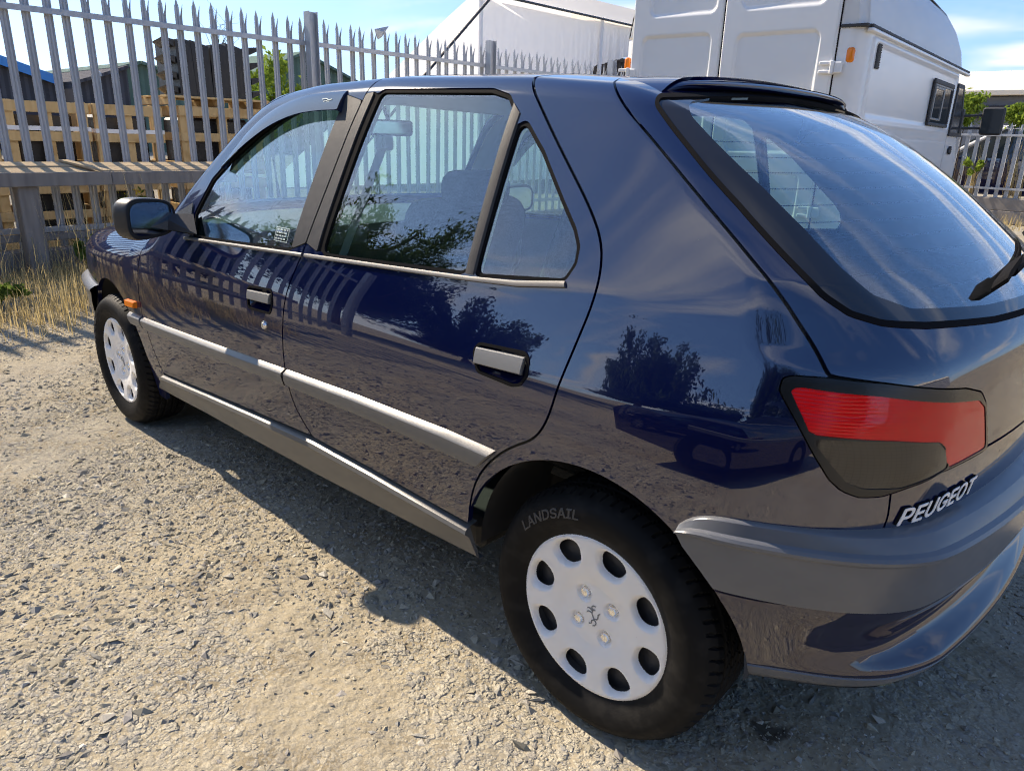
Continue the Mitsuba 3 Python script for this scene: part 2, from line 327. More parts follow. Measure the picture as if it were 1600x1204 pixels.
def ribbon(top, bot, prof, n=60, ends=True, fn=None):
    """a strip on the body side between two polylines (x, z); prof: rows of (0 at the top .. 1 at the bottom, how far it stands out)"""
    fn = fn or side_pt
    a, b = resample(top, n), resample(bot, n); t = np.array([p[0] for p in prof]); o = np.array([p[1] for p in prof])
    q = a[:, None] * (1 - t)[None, :, None] + b[:, None] * t[None, :, None]
    S = fn(q[..., 0], q[..., 1]); N = grad(S); S, N = S.reshape(n, len(t), 3), N.reshape(n, len(t), 3)
    o = np.tile(o[None, :, None], (n, 1, 1))
    if ends:
        S, N, o = np.concatenate([S[:1], S, S[-1:]]), np.concatenate([N[:1], N, N[-1:]]), np.concatenate([0 * o[:1] - .004, o, 0 * o[-1:] - .004])
    return grid(S + N * o)
def both(parent, name, mesh, bsdf, smooth=25, label=None):
    part(parent, name, mesh, bsdf, smooth, label)
    v, f = mesh; part(parent, name, (v * [1, -1, 1], f[:, ::-1]), bsdf, smooth)
# ---------------------------------------------------------------- the hatchback
labels['parked_car'] = {'label': 'dark blue five-door hatchback parked on the gravel yard, seen from its rear left corner', 'category': 'car'}
CAR = 'parked_car'
def right_of(parent): return parent if parent == CAR else parent.replace(CAR + '__', '').join([CAR + '__', '_001']) if parent.count('__') == 1 else parent
def lr(parent, name, m, bsdf, smooth=25, label=None):
    """a part of the left side and its twin on the right"""
    if len(m) == 3: k = raw(parent, name, *m, bsdf, label); raw(right_of(parent), name, *mirror(m), bsdf)
    else:
        k = part(parent, name, m, bsdf, smooth, label); part(right_of(parent), name, (m[0] * [1, -1, 1], m[1][:, ::-1]), bsdf, smooth)
    return k
FDG = [(2.035, .925), (2.10, .893), (2.16, .84), (2.191, .760), (2.199, .694), (2.200, .593), (2.190, .540), (2.165, .475), (2.133, .389), (2.100, .340)]
BG = [(1.000, 1.421), (1.003, 1.395), (1.012, 1.323), (1.026, 1.170), (1.042, 1.054), (1.060, .950), (1.086, .888), (1.108, .831), (1.117, .770), (1.117, .644), (1.105, .555), (1.075, .482), (1.003, .414)]
CG = [(.455, 1.420), (.430, 1.398), (.340, 1.318), (.226, 1.217), (.139, 1.139), (.086, 1.079), (.066, 1.023), (.065, .962), (.080, .883), (.097, .806), (.112, .731), (.130, .690), (.155, .664), (.190, .644), (.235, .612), (.283, .563), (.316, .510), (.334, .455), (.347, .386)]
DB = [(2.100, .340), (1.666, .374), (1.338, .395), (.999, .412), (.721, .405), (.513, .394), (.347, .384)]
AP = [(1.10, 1.421), (1.25, 1.417), (1.39, 1.399), (1.56, 1.330), (1.765, 1.155), (1.945, .975)]
fdg, bg, cg = chaikin(FDG), chaikin(BG), chaikin(CG)
FD = Polygon([*AP, *fdg, *[p for p in DB if 1.003 < p[0] < 2.1], *bg[::-1]]).buffer(0)
RD = Polygon([*bg, *[p for p in DB if .347 < p[0] < 1.003], *cg[::-1]]).buffer(0)
WING = Polygon([(2.0, .985), *fdg, (2.15, .15), (3.8, .15), (3.8, 1.10), (2.1, 1.10)]).buffer(0)
HATCH = [(1.215, 1.43), (1.177, 1.404), (1.098, 1.336), (1.001, 1.272), (.919, 1.201), (.847, 1.128), (.790, 1.059), (.760, 1.015), (.747, .992), (.723, .951), (.709, .912)]
LAMP = [(.773, .880), (.769, .900), (.756, .906), (.707, .908), (.625, .903), (.472, .882), (.423, .867), (.401, .845), (.356, .750), (.363, .743), (.507, .739), (.577, .725), (.617, .713), (.651, .712), (.678, .723), (.698, .742), (.723, .783), (.749, .833), (.766, .866)]
RED = [(.757, .883), (.749, .888), (.636, .882), (.438, .855), (.414, .838), (.379, .756), (.495, .750), (.513, .790), (.530, .804), (.610, .814), (.730, .819)]
SMOKE = [(.726, .809), (.610, .809), (.533, .800), (.515, .784), (.500, .750), (.593, .730), (.649, .731), (.673, .741), (.699, .771)]
sc = lambda pts: [(a * RS, z) for a, z in pts]
TG = Polygon(sc([(-.3, 1.6), (1.34, 1.6), *chaikin(HATCH, 2), (.625, .903), (.472, .882), (.423, .867), (.401, .845), (.356, .749), (-.3, .748)])).buffer(0)
LP = rounded(sc(LAMP), .008)
RED_P, SMOKE_P = rounded(sc(RED), .004).buffer(.0022), rounded(sc(SMOKE), .004).buffer(.002)
TGG = rounded(sc([(-.3, 1.385), (.60, 1.372), (.873, 1.360), (1.000, 1.353), (1.008, 1.342), (.919, 1.260), (.821, 1.162), (.748, 1.078), (.706, 1.030), (.668, 1.004), (.620, .991), (.533, .983), (.340, .975), (-.3, .972)]), .015)
FRIT = rounded(sc([(-.3, 1.378), (.5, 1.368), (.80, 1.357), (.935, 1.340), (.905, 1.318), (.831, 1.253), (.763, 1.193), (.704, 1.129), (.660, 1.073), (.618, 1.034), (.545, 1.010), (.34, 1.0), (-.3, .997)]), .02)
ARCH_R = shapely.Point(.015, .30).buffer(.348, quad_segs=32); ARCH_F = shapely.Point(2.585, .30).buffer(.345, quad_segs=32)
FDGL = rounded([(1.735, .918), (1.762, .985), (1.706, 1.098), (1.611, 1.180), (1.512, 1.245), (1.42, 1.295), (1.32, 1.335), (1.22, 1.355), (1.098, 1.363), (1.128, .946)], .012)
RDGL = rounded([(.944, 1.370), (.524, 1.364), (.463, 1.350), (.436, 1.325), (.420, .977), (.975, .952)], .018)
QLGL = rounded([(.397, 1.307), (.305, 1.234), (.214, 1.142), (.161, 1.090), (.140, 1.060), (.136, 1.030), (.150, .999), (.389, .977)], .014)
B_TRIM_F = Polygon([(1.098, 1.368), (1.128, .940), *[p for p in bg[::-1] if .945 < p[1] < 1.368]]).buffer(0).buffer(-.003)
B_TRIM_R = Polygon([(.968, 1.374), (.995, .948), *[p for p in bg[::-1] if .952 < p[1] < 1.374]]).buffer(0).buffer(-.003)
OPEN_F = FDGL.buffer(.009).union(B_TRIM_F.buffer(.002)); OPEN_R = RDGL.buffer(.009).union(QLGL.buffer(.009)).union(B_TRIM_R.buffer(.002)).buffer(.02).buffer(-.02)
WSCREEN = Polygon([(.675, .995), (.49, 1.372), (-.1, 1.392), (-.1, .985)])
HANDLE_R = rounded([(.341, .818), (.329, .834), (.200, .840), (.188, .831), (.184, .797), (.198, .776), (.219, .770), (.321, .777)], .012)
HANDLE_F = rounded([(1.328, .809), (1.190, .818), (1.180, .781), (1.190, .751), (1.318, .747)], .014)
_old = plane_of
def plane_of(m, dom):
    if dom == 'front': return m[0][:, [1, 2]], m[0][:, 0] > 1.3
    return _old(m, dom)
G = .0028
skin = make_skin()
# panels
fd = outside(outside(inside(skin, FD, G), OPEN_F), HANDLE_F); rd = outside(outside(inside(skin, RD, G), OPEN_R), HANDLE_R)
rest = outside(outside(skin, FD, G), RD, G)
rest = outside(outside(rest, ARCH_R), ARCH_F); rest = outside(rest, LP, .002, 'rear')
rest = outside(rest, WSCREEN, 0, 'front')
sill_cut = Polygon([*DB, (.347, .10), (2.25, .10)])
rest = outside(rest, sill_cut)
wing = inside(rest, WING, G); rest = outside(rest, WING, G)
bonnet = clip(clip(wing, wing[0][:, 1] - .655), .69 - clip(wing, wing[0][:, 1] - .655)[0][:, 2])
wing_side = clip(wing, .659 - wing[0][:, 1]); nose = clip(wing, wing[0][:, 1] - .655); nose = clip(nose, nose[0][:, 2] - .686)
xcut = .255
tail = inside(rest, TG, G, 'rear'); tail = clip(tail, tail[0][:, 0] - xcut + G)
keep = inside(rest, TG, -G, 'rear'); keep = clip(keep, xcut + G - keep[0][:, 0])
rest = cat([outside(rest, TG, G, 'rear'), keep])
rest = clip(rest, np.where(rest[0][:, 0] < .2, .47 - rest[0][:, 2], -1))
tail_paint = outside(tail, TGG, 0, 'rear')
# the seam between the rear wing and the panel that carries the lettering
SEAM = Polygon(sc([(.606, .72), (.603, .709), (.599, .673), (.601, .641), (.618, .60), (-.3, .40), (-.3, .80), (.606, .80)]))
SEAM = Polygon(sc([(.603, .72), (.601, .700), (.599, .673), (.603, .641), (.622, .615), (.65, .30), (-.3, .30), (-.3, .752), (.603, .752)]))
valance = inside(rest, SEAM, .0015, 'rear'); rest = outside(rest, SEAM, .0015, 'rear')
emit('body_shell', solid(rest, .016), 'paint', 'joined'); emit('rear_panel', solid(valance, .014), 'paint', 'joined')
lr(CAR, 'front_wing', solid(wing_side, .016), 'paint'); emit('bonnet', solid(bonnet, .014), 'paint', 'joined'); emit('front_panel', nose, 'paint', 'joined')
lr(CAR, 'front_door', solid(fd, .016), 'paint'); lr(CAR, 'rear_door', solid(rd, .016), 'paint')
emit('tailgate', solid(tail_paint, .016), 'paint', 'joined')
FDK, RDK, TGK = CAR + '__front_door', CAR + '__rear_door', CAR + '__tailgate'
# windows
fskin = inside(skin, OPEN_F.buffer(.03)); rskin = inside(skin, OPEN_R.buffer(.03))
def pane(m, poly, dom='side', depth=.008): return push(inside(m, poly.buffer(.006), 0, dom), -depth)
lr(FDK, 'window', pane(fskin, FDGL), 'side_glass'); lr(RDK, 'window', pane(rskin, RDGL), 'side_glass'); lr(RDK, 'quarter_window', pane(rskin, QLGL), 'side_glass')
ring_f = outside(inside(fskin, OPEN_F.buffer(.004)), FDGL); ring_f = outside(ring_f, B_TRIM_F)
ring_r = outside(outside(inside(rskin, OPEN_R.buffer(.004)), RDGL), QLGL); ring_r = outside(ring_r, B_TRIM_R)
lr(FDK, 'window_seal', solid(push(ring_f, -.003), .012), 'rubber'); lr(RDK, 'window_seal', solid(push(ring_r, -.003), .012), 'rubber')
lr(FDK, 'pillar_trim', solid(push(inside(fskin, B_TRIM_F), .0015), .012), 'trim_black'); lr(RDK, 'pillar_trim', solid(push(inside(rskin, B_TRIM_R), .0015), .012), 'trim_black')
lr(RDK, 'window_divider', ribbon([(.438, 1.340), (.421, .972)], [(.403, 1.314), (.391, .972)], [(0, -.004), (.1, .003), (.5, .005), (.9, .003), (1, -.004)], 40), 'trim_black')
bprof = [(0, -.002), (.10, .0035), (.45, .006), (.85, .006), (1, -.003)]
lr(FDK, 'belt_strip', ribbon([(1.80, .9075), (1.066, .9405)], [(1.80, .896), (1.060, .928)], bprof, 50), 'trim_grey')
lr(RDK, 'belt_strip', ribbon([(1.052, .941), (.412, .968), (.27, .978), (.143, .995)], [(1.048, .929), (.408, .956), (.26, .964), (.137, .980)], bprof, 60), 'trim_grey')
# wind deflector along the top of the front window
dt = chaikin([(1.63, 1.185), (1.567, 1.262), (1.50, 1.308), (1.425, 1.340), (1.330, 1.362), (1.257, 1.370), (1.10, 1.376)]); db = chaikin([(1.635, 1.135), (1.55, 1.198), (1.46, 1.248), (1.394, 1.276), (1.30, 1.301), (1.2, 1.311), (1.085, 1.314)])
defl = lr(FDK, 'wind_deflector', ribbon(dt, db, [(0, .001), (.04, .004), (.25, .010), (.6, .016), (.97, .019), (1, .018), (.97, .016), (.6, .013), (.1, .002)], 60), 'tinted_plastic')
qd = side_pt([1.150, 1.150], [1.343, 1.333]); nd = grad(qd)
for a, (x0, x1, zz) in enumerate([(1.185, 1.135, 1.344), (1.175, 1.145, 1.338)]):
    part(defl, 'maker_mark', ribbon([(x0, zz + .0025), (x0 - .02, zz + .005), (x1 + .015, zz), (x1, zz + .003)], [(x0, zz), (x0 - .02, zz + .0025), (x1 + .015, zz - .0025), (x1, zz)], [(0, .0150), (1, .0162)], 12, False), 'white_print')
# printed security sticker in the corner of the front window
def sticker(x0, x1, z0, z1, w): return ribbon([(x0, z1), (x1, z1)], [(x0, z0), (x1, z0)], [(0, -.0070), (1, -.0070)], 4, False)
X0, X1, Z0, Z1 = 1.240, 1.168, .957, .997
bars = [(X0, X1, Z1 - .002, Z1), (X0, X1, Z0, Z0 + .002), (X0, X0 - .002, Z0, Z1), (X1 + .002, X1, Z0, Z1)]
for r in range(4):
    x = X0 - .006
    while x > X1 + .012:
        w = .006 + .010 * rng.random(); bars.append((x, max(x - w, X1 + .006), Z1 - .0085 - r * .0085, Z1 - .0045 - r * .0085)); x -= w + .004
part(FDK, 'sticker', join([sticker(*b, 0) for b in bars]), 'white_print')
# side mouldings, sill
mp = [(0, -.003), (.04, .003), (.20, .014), (.27, .0165), (.60, .0165), (.93, .012), (1, -.003)]
lr(FDK, 'side_moulding', ribbon([(2.188, .556), (1.562, .582), (1.112, .601)], [(2.172, .509), (1.554, .531), (1.104, .550)], mp, 50), 'moulding')
lr(RDK, 'side_moulding', ribbon([(1.098, .602), (.749, .614), (.403, .618), (.250, .613)], [(1.100, .551), (.644, .559), (.40, .556), (.306, .555)], mp, 50), 'moulding')
lr(CAR, 'wing_moulding', ribbon([(2.340, .550), (2.203, .558)], [(2.318, .502), (2.186, .508)], mp, 20), 'moulding')
e1 = ribbon([(1.1105, .602), (1.1, .603)], [(1.1025, .549), (1.099, .549)], [(0, 0), (.2, .016), (.35, .019), (.9, .014), (1, 0)], 4); lr(FDK, 'moulding_end', e1, 'rubber')
lr(CAR, 'sill', ribbon([(p[0], p[1] - .005) for p in DB], [(2.235, .235), (1.782, .255), (1.397, .262), (1.009, .268), (.637, .280), (.433, .287), (.325, .290)], [(0, -.03), (.015, .002), (.06, .013), (.15, .018), (.22, .012), (.30, .008), (.85, .003), (.96, -.004), (1, -.02)], 120), 'sill_grey')
# door handles: a cup let into the door, a silver flap
for DK, HP, zt, xa, xb in ((RDK, HANDLE_R, .798, .196, .334), (FDK, HANDLE_F, .779, 1.192, 1.322)):
    m = inside(skin, HP); s = np.minimum(field(m, HP), 0); cup = push(m, -.028 * (1 - np.exp(s / .012)) * (s < 0) - .001)
    lr(DK, 'handle_cup', (cup[0], cup[2]), 'paint', True)
    rim = outside(inside(skin, HP.buffer(.0045)), HP.buffer(-.002)); lr(DK, 'handle_rim', solid(push(rim, .002), .008), 'rubber')
    z1 = HP.bounds[3]; d = .006 if DK == RDK else .010
    lr(DK, 'handle', ribbon([(xb, z1 - d - .006), (xa, z1 - d)], [(xb - .002, zt - .007), (xa + .002, zt - .003)], [(0, -.004), (.05, .004), (.10, .0062), (.5, .0075), (.92, .0070), (.97, .005), (1, -.004)], 20), 'silver_handle')
q = side_pt([1.221], [.710])[0]; nq = grad(q[None])[0]
disc = lathe([(0, .007), (.006, .007), (.0065, .0045), (.0115, .0045), (.013, .001), (.013, -.004)], 24)
tx = np.array([1., 0, 0]); tx -= nq * (tx @ nq); tx /= np.linalg.norm(tx)
lr(FDK, 'lock', place(disc, frame(q, tx, nq, np.cross(tx, nq))), 'chrome')
rp = ribbon([(2.340, .603), (2.236, .609)], [(2.330, .574), (2.240, .581)], [(0, -.002), (.15, .016), (.85, .018), (1, -.002)], 12); lr(CAR, 'side_repeater', rp, 'lens_amber', 25, 'amber side repeater lamp')
# tailgate glass, black band, heater lines, seal
tskin = inside(skin, TGG.buffer(.02), 0, 'rear')
emit('rear_window', push(inside(tskin, FRIT.buffer(.004), 0, 'rear'), -.0045), 'rear_glass', 'joined', parent=TGK)
emit('window_band', solid(push(outside(inside(tskin, TGG.buffer(-.007), 0, 'rear'), FRIT, 0, 'rear'), -.002), .004), 'frit', 'joined', parent=TGK)
emit('window_seal', solid(push(outside(inside(tskin, TGG.buffer(.003), 0, 'rear'), TGG.buffer(-.0065), 0, 'rear'), .0015), .012), 'rubber', 'joined', parent=TGK)
for z in np.linspace(1.012, 1.275, 11):
    pm = np.interp(z, [1.0, 1.034, 1.073, 1.129, 1.193, 1.253, 1.33], [.52, .612, .655, .70, .76, .828, .91]) + .004
    a = np.linspace(-pm, pm, 60); up = rear_pt(np.abs(a), a * 0 + z + .0006); lo = rear_pt(np.abs(a), a * 0 + z - .0006)
    sg = np.sign(a)[:, None] * np.array([[0, 1, 0]]) + np.array([[1, 0, 1]]); sg[np.abs(a) < 1e-9] = 1
    Pg = np.stack([up * sg, lo * sg], 1); Pg = Pg + np.array([.006, 0, -.006]); part(TGK, 'heater_line', grid(Pg), 'rubber')
# spoiler over the rear window
ys = np.linspace(-.60, .60, 81); rows = []
for y in ys:
    e = abs(y) / .60; k = (1 - e ** 8); x0 = .30; xt = .034 + .10 * e ** 4 + .03 * e * e
    zt = top_z(xt, y) + .009 * k - .004; h = .015 * k + .002
    xs_ = np.array([x0, .24, .17, .10, xt + .03, xt + .006, xt - .001, xt + .002, xt + .03, xt + .08, xt + .12])
    zz = np.array([top_z(x0, y) - .006, top_z(.24, y) - .001 + .004 * k, top_z(.17, y) + .008 * k - .001, top_z(.10, y) + .012 * k - .001, zt + .002, zt, zt - .4 * h, zt - h, zt - h - .002, zt - h - .006, zt - h - .03])
    # towards its ends the lip follows the rounded roof edge down
    yy = y; sink = .07 * np.clip((e - .72) / .28, 0, 1) ** 2.2
    rows.append(np.stack([xs_, xs_ * 0 + yy, zz - sink], 1))
part(TGK, 'spoiler', grid(np.array(rows)), 'paint', 40)
# tail lamps and their frames
lsk = inside(skin, LP.buffer(.02), 0, 'rear')
fr = outside(outside(inside(lsk, LP, 0, 'rear'), RED_P, 0, 'rear'), SMOKE_P, 0, 'rear'); s = field(fr, LP, 'rear')
fr = push(fr, .006 * np.clip(-s / .006, 0, 1)); LK = lr(CAR, 'tail_lamp', solid(fr, .016), 'lamp_frame', label='tail lamp with a red upper and a smoked lower lens')
for nm, pg, mt in (('red_lens', RED_P, 'lens_red'), ('smoked_lens', SMOKE_P, 'lens_smoke')):
    m = inside(lsk, pg.buffer(.0006), 0, 'rear'); m = push(m, .0035 + .0055 * (1 - np.exp(np.minimum(field(m, pg.buffer(.0006), 'rear'), 0) / .012))); lr(LK, nm, solid(m, .006), mt)
# lettering on the rear panel
def bend_text(tm, ph0, ph1, z0, z1, off):
    v = np.array(tm.vertices); w = v[:, 0].max(); t = v[:, 0] / w
    ph = ph0 + (ph1 - ph0) * t; z = z0 + (z1 - z0) * t + v[:, 1]
    S = rear_pt(ph, z); return S + grad(S) * (off + v[:, 2:3]), np.array(tm.faces)
txt = meshkit.text_mesh('PEUGEOT', .0295, .0045, bold=True).subdivide(); v = txt.vertices; v[:, 0] = v[:, 0] * 1.05 + v[:, 1] * .30; v[:, 0] -= v[:, 0].min(); txt.vertices = v
base = txt.copy()
bk = part(CAR, 'badge', bend_text(base, .586, .377, .6575, .668, -.001), 'rubber', label='raised pale lettering on a black backing')
vv = np.array(txt.vertices); vv[:, 2] = vv[:, 2] * .3; txt.vertices = vv
part(bk, 'letters', bend_text(txt, .5835, .3745, .6565, .667, .004), 'silver')
# bumpers
def bumper(rows, archx, side_w, rear_w, fn, n=110):
    """rows: (z, stand-off at the side, at the end); u runs from the wheel arch to the middle"""
    u = np.linspace(0, 1, n) ** 1.0; Pn = []
    for z, o0, o1 in rows:
        xa = archx(z); ya = side_pt([xa], [z])[0, 1]; p0 = np.arctan2(ya, .45 - xa)
        ph = p0 * (1 - u); zz = z + (.0 if z < .59 else (z - .59) * -.75 * np.exp(-u / .035))
        S = rear_pt(ph, 0 * u + zz); N = grad(S); N[:, 2] = 0; N /= np.linalg.norm(N, axis=1, keepdims=True)
        w = np.clip((side_w - ph) / (side_w - rear_w), 0, 1); w = w * w * (3 - 2 * w)
        Pn.append(S + N * (o0 + (o1 - o0) * w)[:, None])
    return np.array(Pn)
def arch_x(z): return .015 - math.sqrt(max(.352 ** 2 - (z - .30) ** 2, 0)) - .002 if z < .58 else -.198
cover = [(.652, -.012, -.012), (.650, .004, .016), (.645, .008, .030), (.634, .011, .042), (.6225, .014, .050), (.6185, .021, .060), (.613, .0245, .065), (.607, .0245, .065), (.6025, .019, .059), (.598, .016, .0565), (.57, .0165, .058), (.53, .016, .057), (.503, .014, .054), (.499, .008, .048)]
skirt = [(.502, .004, .044), (.4975, .012, .052), (.475, .011, .046), (.45, .007, .032), (.425, .003, .017), (.405, .000, .011), (.388, -.003, .014), (.374, -.005, .027), (.362, -.007, .044), (.352, -.008, .058), (.344, -.009, .065), (.337, -.010, .066), (.333, -.0115, .063)]
lipr = [(.3335, -.0118, .061), (.330, -.009, .0645), (.314, -.013, .058), (.300, -.018, .048), (.290, -.05, .0)]
def sheet_both(P_): g = grid(P_); return join([g, (g[0] * [1, -1, 1], g[1][:, ::-1])])
BK = part(CAR, 'rear_bumper', sheet_both(bumper(cover, arch_x, .80, .50, None)), 'bumper_grey', 22, 'grey plastic rear bumper with a raised ridge')
part(BK, 'bumper_skirt', sheet_both(bumper(skirt, arch_x, .74, .42, None)), 'paint_satin', 40); part(BK, 'bumper_lip', sheet_both(bumper(lipr, arch_x, .74, .42, None)), 'bumper_grey', 40)
th = np.linspace(0, 1, 50)
def front_row(z, o):
    x0 = 2.585 + math.sqrt(.352 ** 2 - (z - .30) ** 2) + .003; a = np.linspace(math.atan2(x0 - 2.55, .78), np.pi / 2, 50)
    S = ray_solve(np.stack([0 * a + 2.55, 0 * a, 0 * a + z], 1), np.stack([np.sin(a), np.cos(a), 0 * a], 1), .1, 1.4); N = grad(S); N[:, 2] = 0; N /= np.linalg.norm(N, axis=1, keepdims=True)
    return S + N * o
part(CAR, 'front_bumper', sheet_both(np.array([front_row(z, o) for z, o in ((.585, -.01), (.58, .012), (.565, .030), (.553, .034), (.545, .027), (.50, .027), (.42, .024), (.33, .01), (.25, -.01), (.23, -.05))])), 'bumper_grey', 40)
# wheel housings and underbody
for cx_, A in ((.015, ARCH_R), (2.585, ARCH_F)):
    a = np.linspace(.0, np.pi - .0, 60); R = .352
    Pn = np.array([[[cx_ + R * math.cos(t), y, .30 + R * math.sin(t)] for y in (.755, .6, .45)] for t in a]); g = grid(Pn)
    back = (np.vstack([[[cx_, .45, .30]], Pn[:, -1]]), np.stack([np.zeros(59, int), np.arange(1, 60), np.arange(2, 61)], 1)); lr(CAR, 'wheel_housing', join([g, back]), 'dark_void', 30)
part(CAR, 'underbody', join([cbox((.40, -.72, .24), (2.20, .72, .33), .02), cbox((-.38, -.50, .34), (.40, .50, .44), .02), cbox((2.2, -.44, .26), (3.15, .44, .6), .02)]), 'dark_void')
part(CAR, 'exhaust', join([tube([(.3, -.45, .28), (-.2, -.5, .30), (-.66, -.50, .29)], .024, 10)]), 'dark_void', 30)
# cabin lining and fittings
lin = clip(skin, skin[0][:, 0] - 2.12); lin = clip(lin, .36 - lin[0][:, 2])
lin = outside(outside(outside(lin, FDGL.buffer(.012)), RDGL.buffer(.012)), QLGL.buffer(.012)); lin = outside(lin, WSCREEN.buffer(.01), 0, 'front'); lin = outside(lin, FRIT.buffer(.01), 0, 'rear')
lin = push(outside(outside(outside(lin, ARCH_R.buffer(.02)), HANDLE_R.buffer(.01)), HANDLE_F.buffer(.01)), -.034)
low = clip(lin, lin[0][:, 2] - .96); high = clip(lin, .96 - lin[0][:, 2]); emit('door_lining', low, 'cabin', 'joined'); emit('headlining', high, 'cabin_light', 'joined')
part(CAR, 'windscreen', (lambda m: (m[0], m[2]))(cat([push(inside(skin, WSCREEN.buffer(.004), 0, 'front'), -.004), mirror(push(inside(skin, WSCREEN.buffer(.004), 0, 'front'), -.004))])), 'side_glass', True)
part(CAR, 'cabin_floor', cbox((-.30, -.52, .42), (2.15, .52, .45)), 'cabin'); part(CAR, 'bulkhead', cbox((2.08, -.70, .40), (2.13, .70, .93)), 'cabin')
dash = Polygon([(2.10, .45), (1.78, .45), (1.66, .62), (1.60, .72), (1.60, .86), (1.66, .925), (1.78, .945), (1.86, .935), (2.10, .95)]).buffer(-.015).buffer(.015)
dm = trimesh.creation.extrude_polygon(dash, 1.38, engine='earcut'); dv = np.array(dm.vertices)
DK_ = part(CAR, 'dashboard', (np.stack([dv[:, 0], dv[:, 2] - .69, dv[:, 1]], 1), np.array(dm.faces)), 'cabin', 30)
for y in (.56, -.56, .1, -.1):
    part(DK_, 'air_vent', join([cbox((1.585, y - .065, .83), (1.606, y + .065, .90), .006)] + [cbox((1.578, y - .058, z), (1.590, y + .058, z + .004), .001) for z in (.84, .853, .866, .879)]), 'rubber')
a = np.linspace(0, 2 * np.pi, 49); ring = np.stack([1.46 + .07 * np.sin(a) * 1.0, -.36 + .185 * np.cos(a), .86 + .17 * np.sin(a)], 1)
part(CAR, 'steering_wheel', join([tube(ring, .015, 10, False), rbox((1.45, -.44, .80), (1.52, -.28, .90), .03), tube([(1.46, -.53, .86), (1.48, -.36, .85), (1.46, -.19, .86)], .014), tube([(1.50, -.36, .85), (1.75, -.36, .72)], .03)]), 'rubber', 30)
def seat(x, y, back, head=True):
    k = part(CAR, 'front_seat' if head else 'rear_seat', rbox((x - .02, y - .25, .50), (x + .50, y + .25, .68), .07), 'seat_cloth', 40)
    b = rbox((-.06, -.24, 0), (.07, .24, .50), .06); c, s = math.cos(back), math.sin(back)
    v = np.array(b[0]); v = np.stack([v[:, 0] * c - v[:, 2] * s + x, v[:, 1] * (1 - .18 * v[:, 2]) + y, v[:, 0] * s + v[:, 2] * c + .62], 1); part(k, 'backrest', (v, b[1]), 'seat_cloth', 40)
    if head:
        hx, hz = x - .52 * s, .62 + .53 * c; part(k, 'headrest', rbox((hx - .045, y - .12, hz - .05), (hx + .045, y + .12, hz + .055), .04), 'seat_cloth', 40)
        part(k, 'headrest_post', join([tube([(hx, y + d, hz - .16), (hx, y + d, hz - .06)], .006) for d in (-.06, .06)]), 'chrome')
for y in (.36, -.36): seat(.98, y, .35)
k = part(CAR, 'rear_bench', rbox((.10, -.62, .48), (.60, .62, .66), .07), 'seat_cloth', 40)
b = rbox((-.07, -.62, 0), (.07, .62, .50), .06); v = np.array(b[0]); c, s = math.cos(.42), math.sin(.42)
part(k, 'backrest', (np.stack([v[:, 0] * c - v[:, 2] * s + .16, v[:, 1], v[:, 0] * s + v[:, 2] * c + .56], 1), b[1]), 'seat_cloth', 40)
part(CAR, 'interior_mirror', join([rbox((1.645, -.115, 1.255), (1.675, .115, 1.315), .014), tube([(1.66, 0, 1.31), (1.69, 0, 1.36)], .008)]), 'rubber', 30); part(CAR + '__interior_mirror', 'mirror_glass', cbox((1.641, -.10, 1.263), (1.644, .10, 1.308), .001), 'mirror_glass')
for y in (.59, -.59):
    a0, a1 = np.array([.93, y, 1.24]), np.array([1.22, y * .93, .88]); d = np.array([.014, 0, .010]); part(CAR, 'seat_belt', join([grid(np.array([[a0 - d, a0 + d], [a1 - d, a1 + d]])), cbox(a0 - .02, a0 + .02, .006)]), 'cabin_light')
# door mirrors
def mirror_shell():
    m = trimesh.creation.icosphere(4); v = np.array(m.vertices); p = 3.2
    v = np.sign(v) * np.abs(v) ** (2 / p * 1.0); v /= (np.abs(v) ** p).sum(1, keepdims=True) ** (1 / p) * .0 + 1
    v = v * [.062, .098, .066]; v[:, 0] = np.where(v[:, 0] < -.030, -.030, v[:, 0]); v[:, 2] *= 1 + .15 * v[:, 1] / .112; v[:, 0] *= 1.0
    return v, np.array(m.faces)
mv, mf = mirror_shell(); ca, sa = math.cos(.30), -math.sin(.30)
def mpos(v): return np.stack([v[:, 0] * ca + v[:, 1] * sa + 1.815, -v[:, 0] * sa + v[:, 1] * ca + .905, v[:, 2] + .975], 1)
MK = lr(CAR, 'door_mirror', (mpos(mv), mf), 'mirror_black', 40)
a = np.linspace(0, 2 * np.pi, 49)[:-1]; sup = lambda t: np.sign(t) * np.abs(t) ** .6
gl = np.stack([0 * a - .0325, .083 * sup(np.cos(a)), .052 * sup(np.sin(a)) * (1 + .15 * np.cos(a))], 1); gl = np.vstack([gl, [[-.034, 0, 0]]])
lr(MK, 'mirror_glass', (mpos(gl), np.stack([np.arange(48), np.r_[1:48, 0], np.full(48, 48)], 1)), 'mirror_glass', False)
lr(MK, 'mirror_arm', join([hull([(1.80, .775, .915), (1.70, .79, .925), (1.83, .775, .96), (1.87, .86, .945), (1.83, .86, .935), (1.85, .86, .985), (1.76, .768, .985)]), hull([(1.76, .765, .92), (1.93, .76, .93), (1.79, .752, 1.02), (1.93, .768, .965), (1.76, .79, .925), (1.88, .785, .935)])]), 'mirror_black', 30)
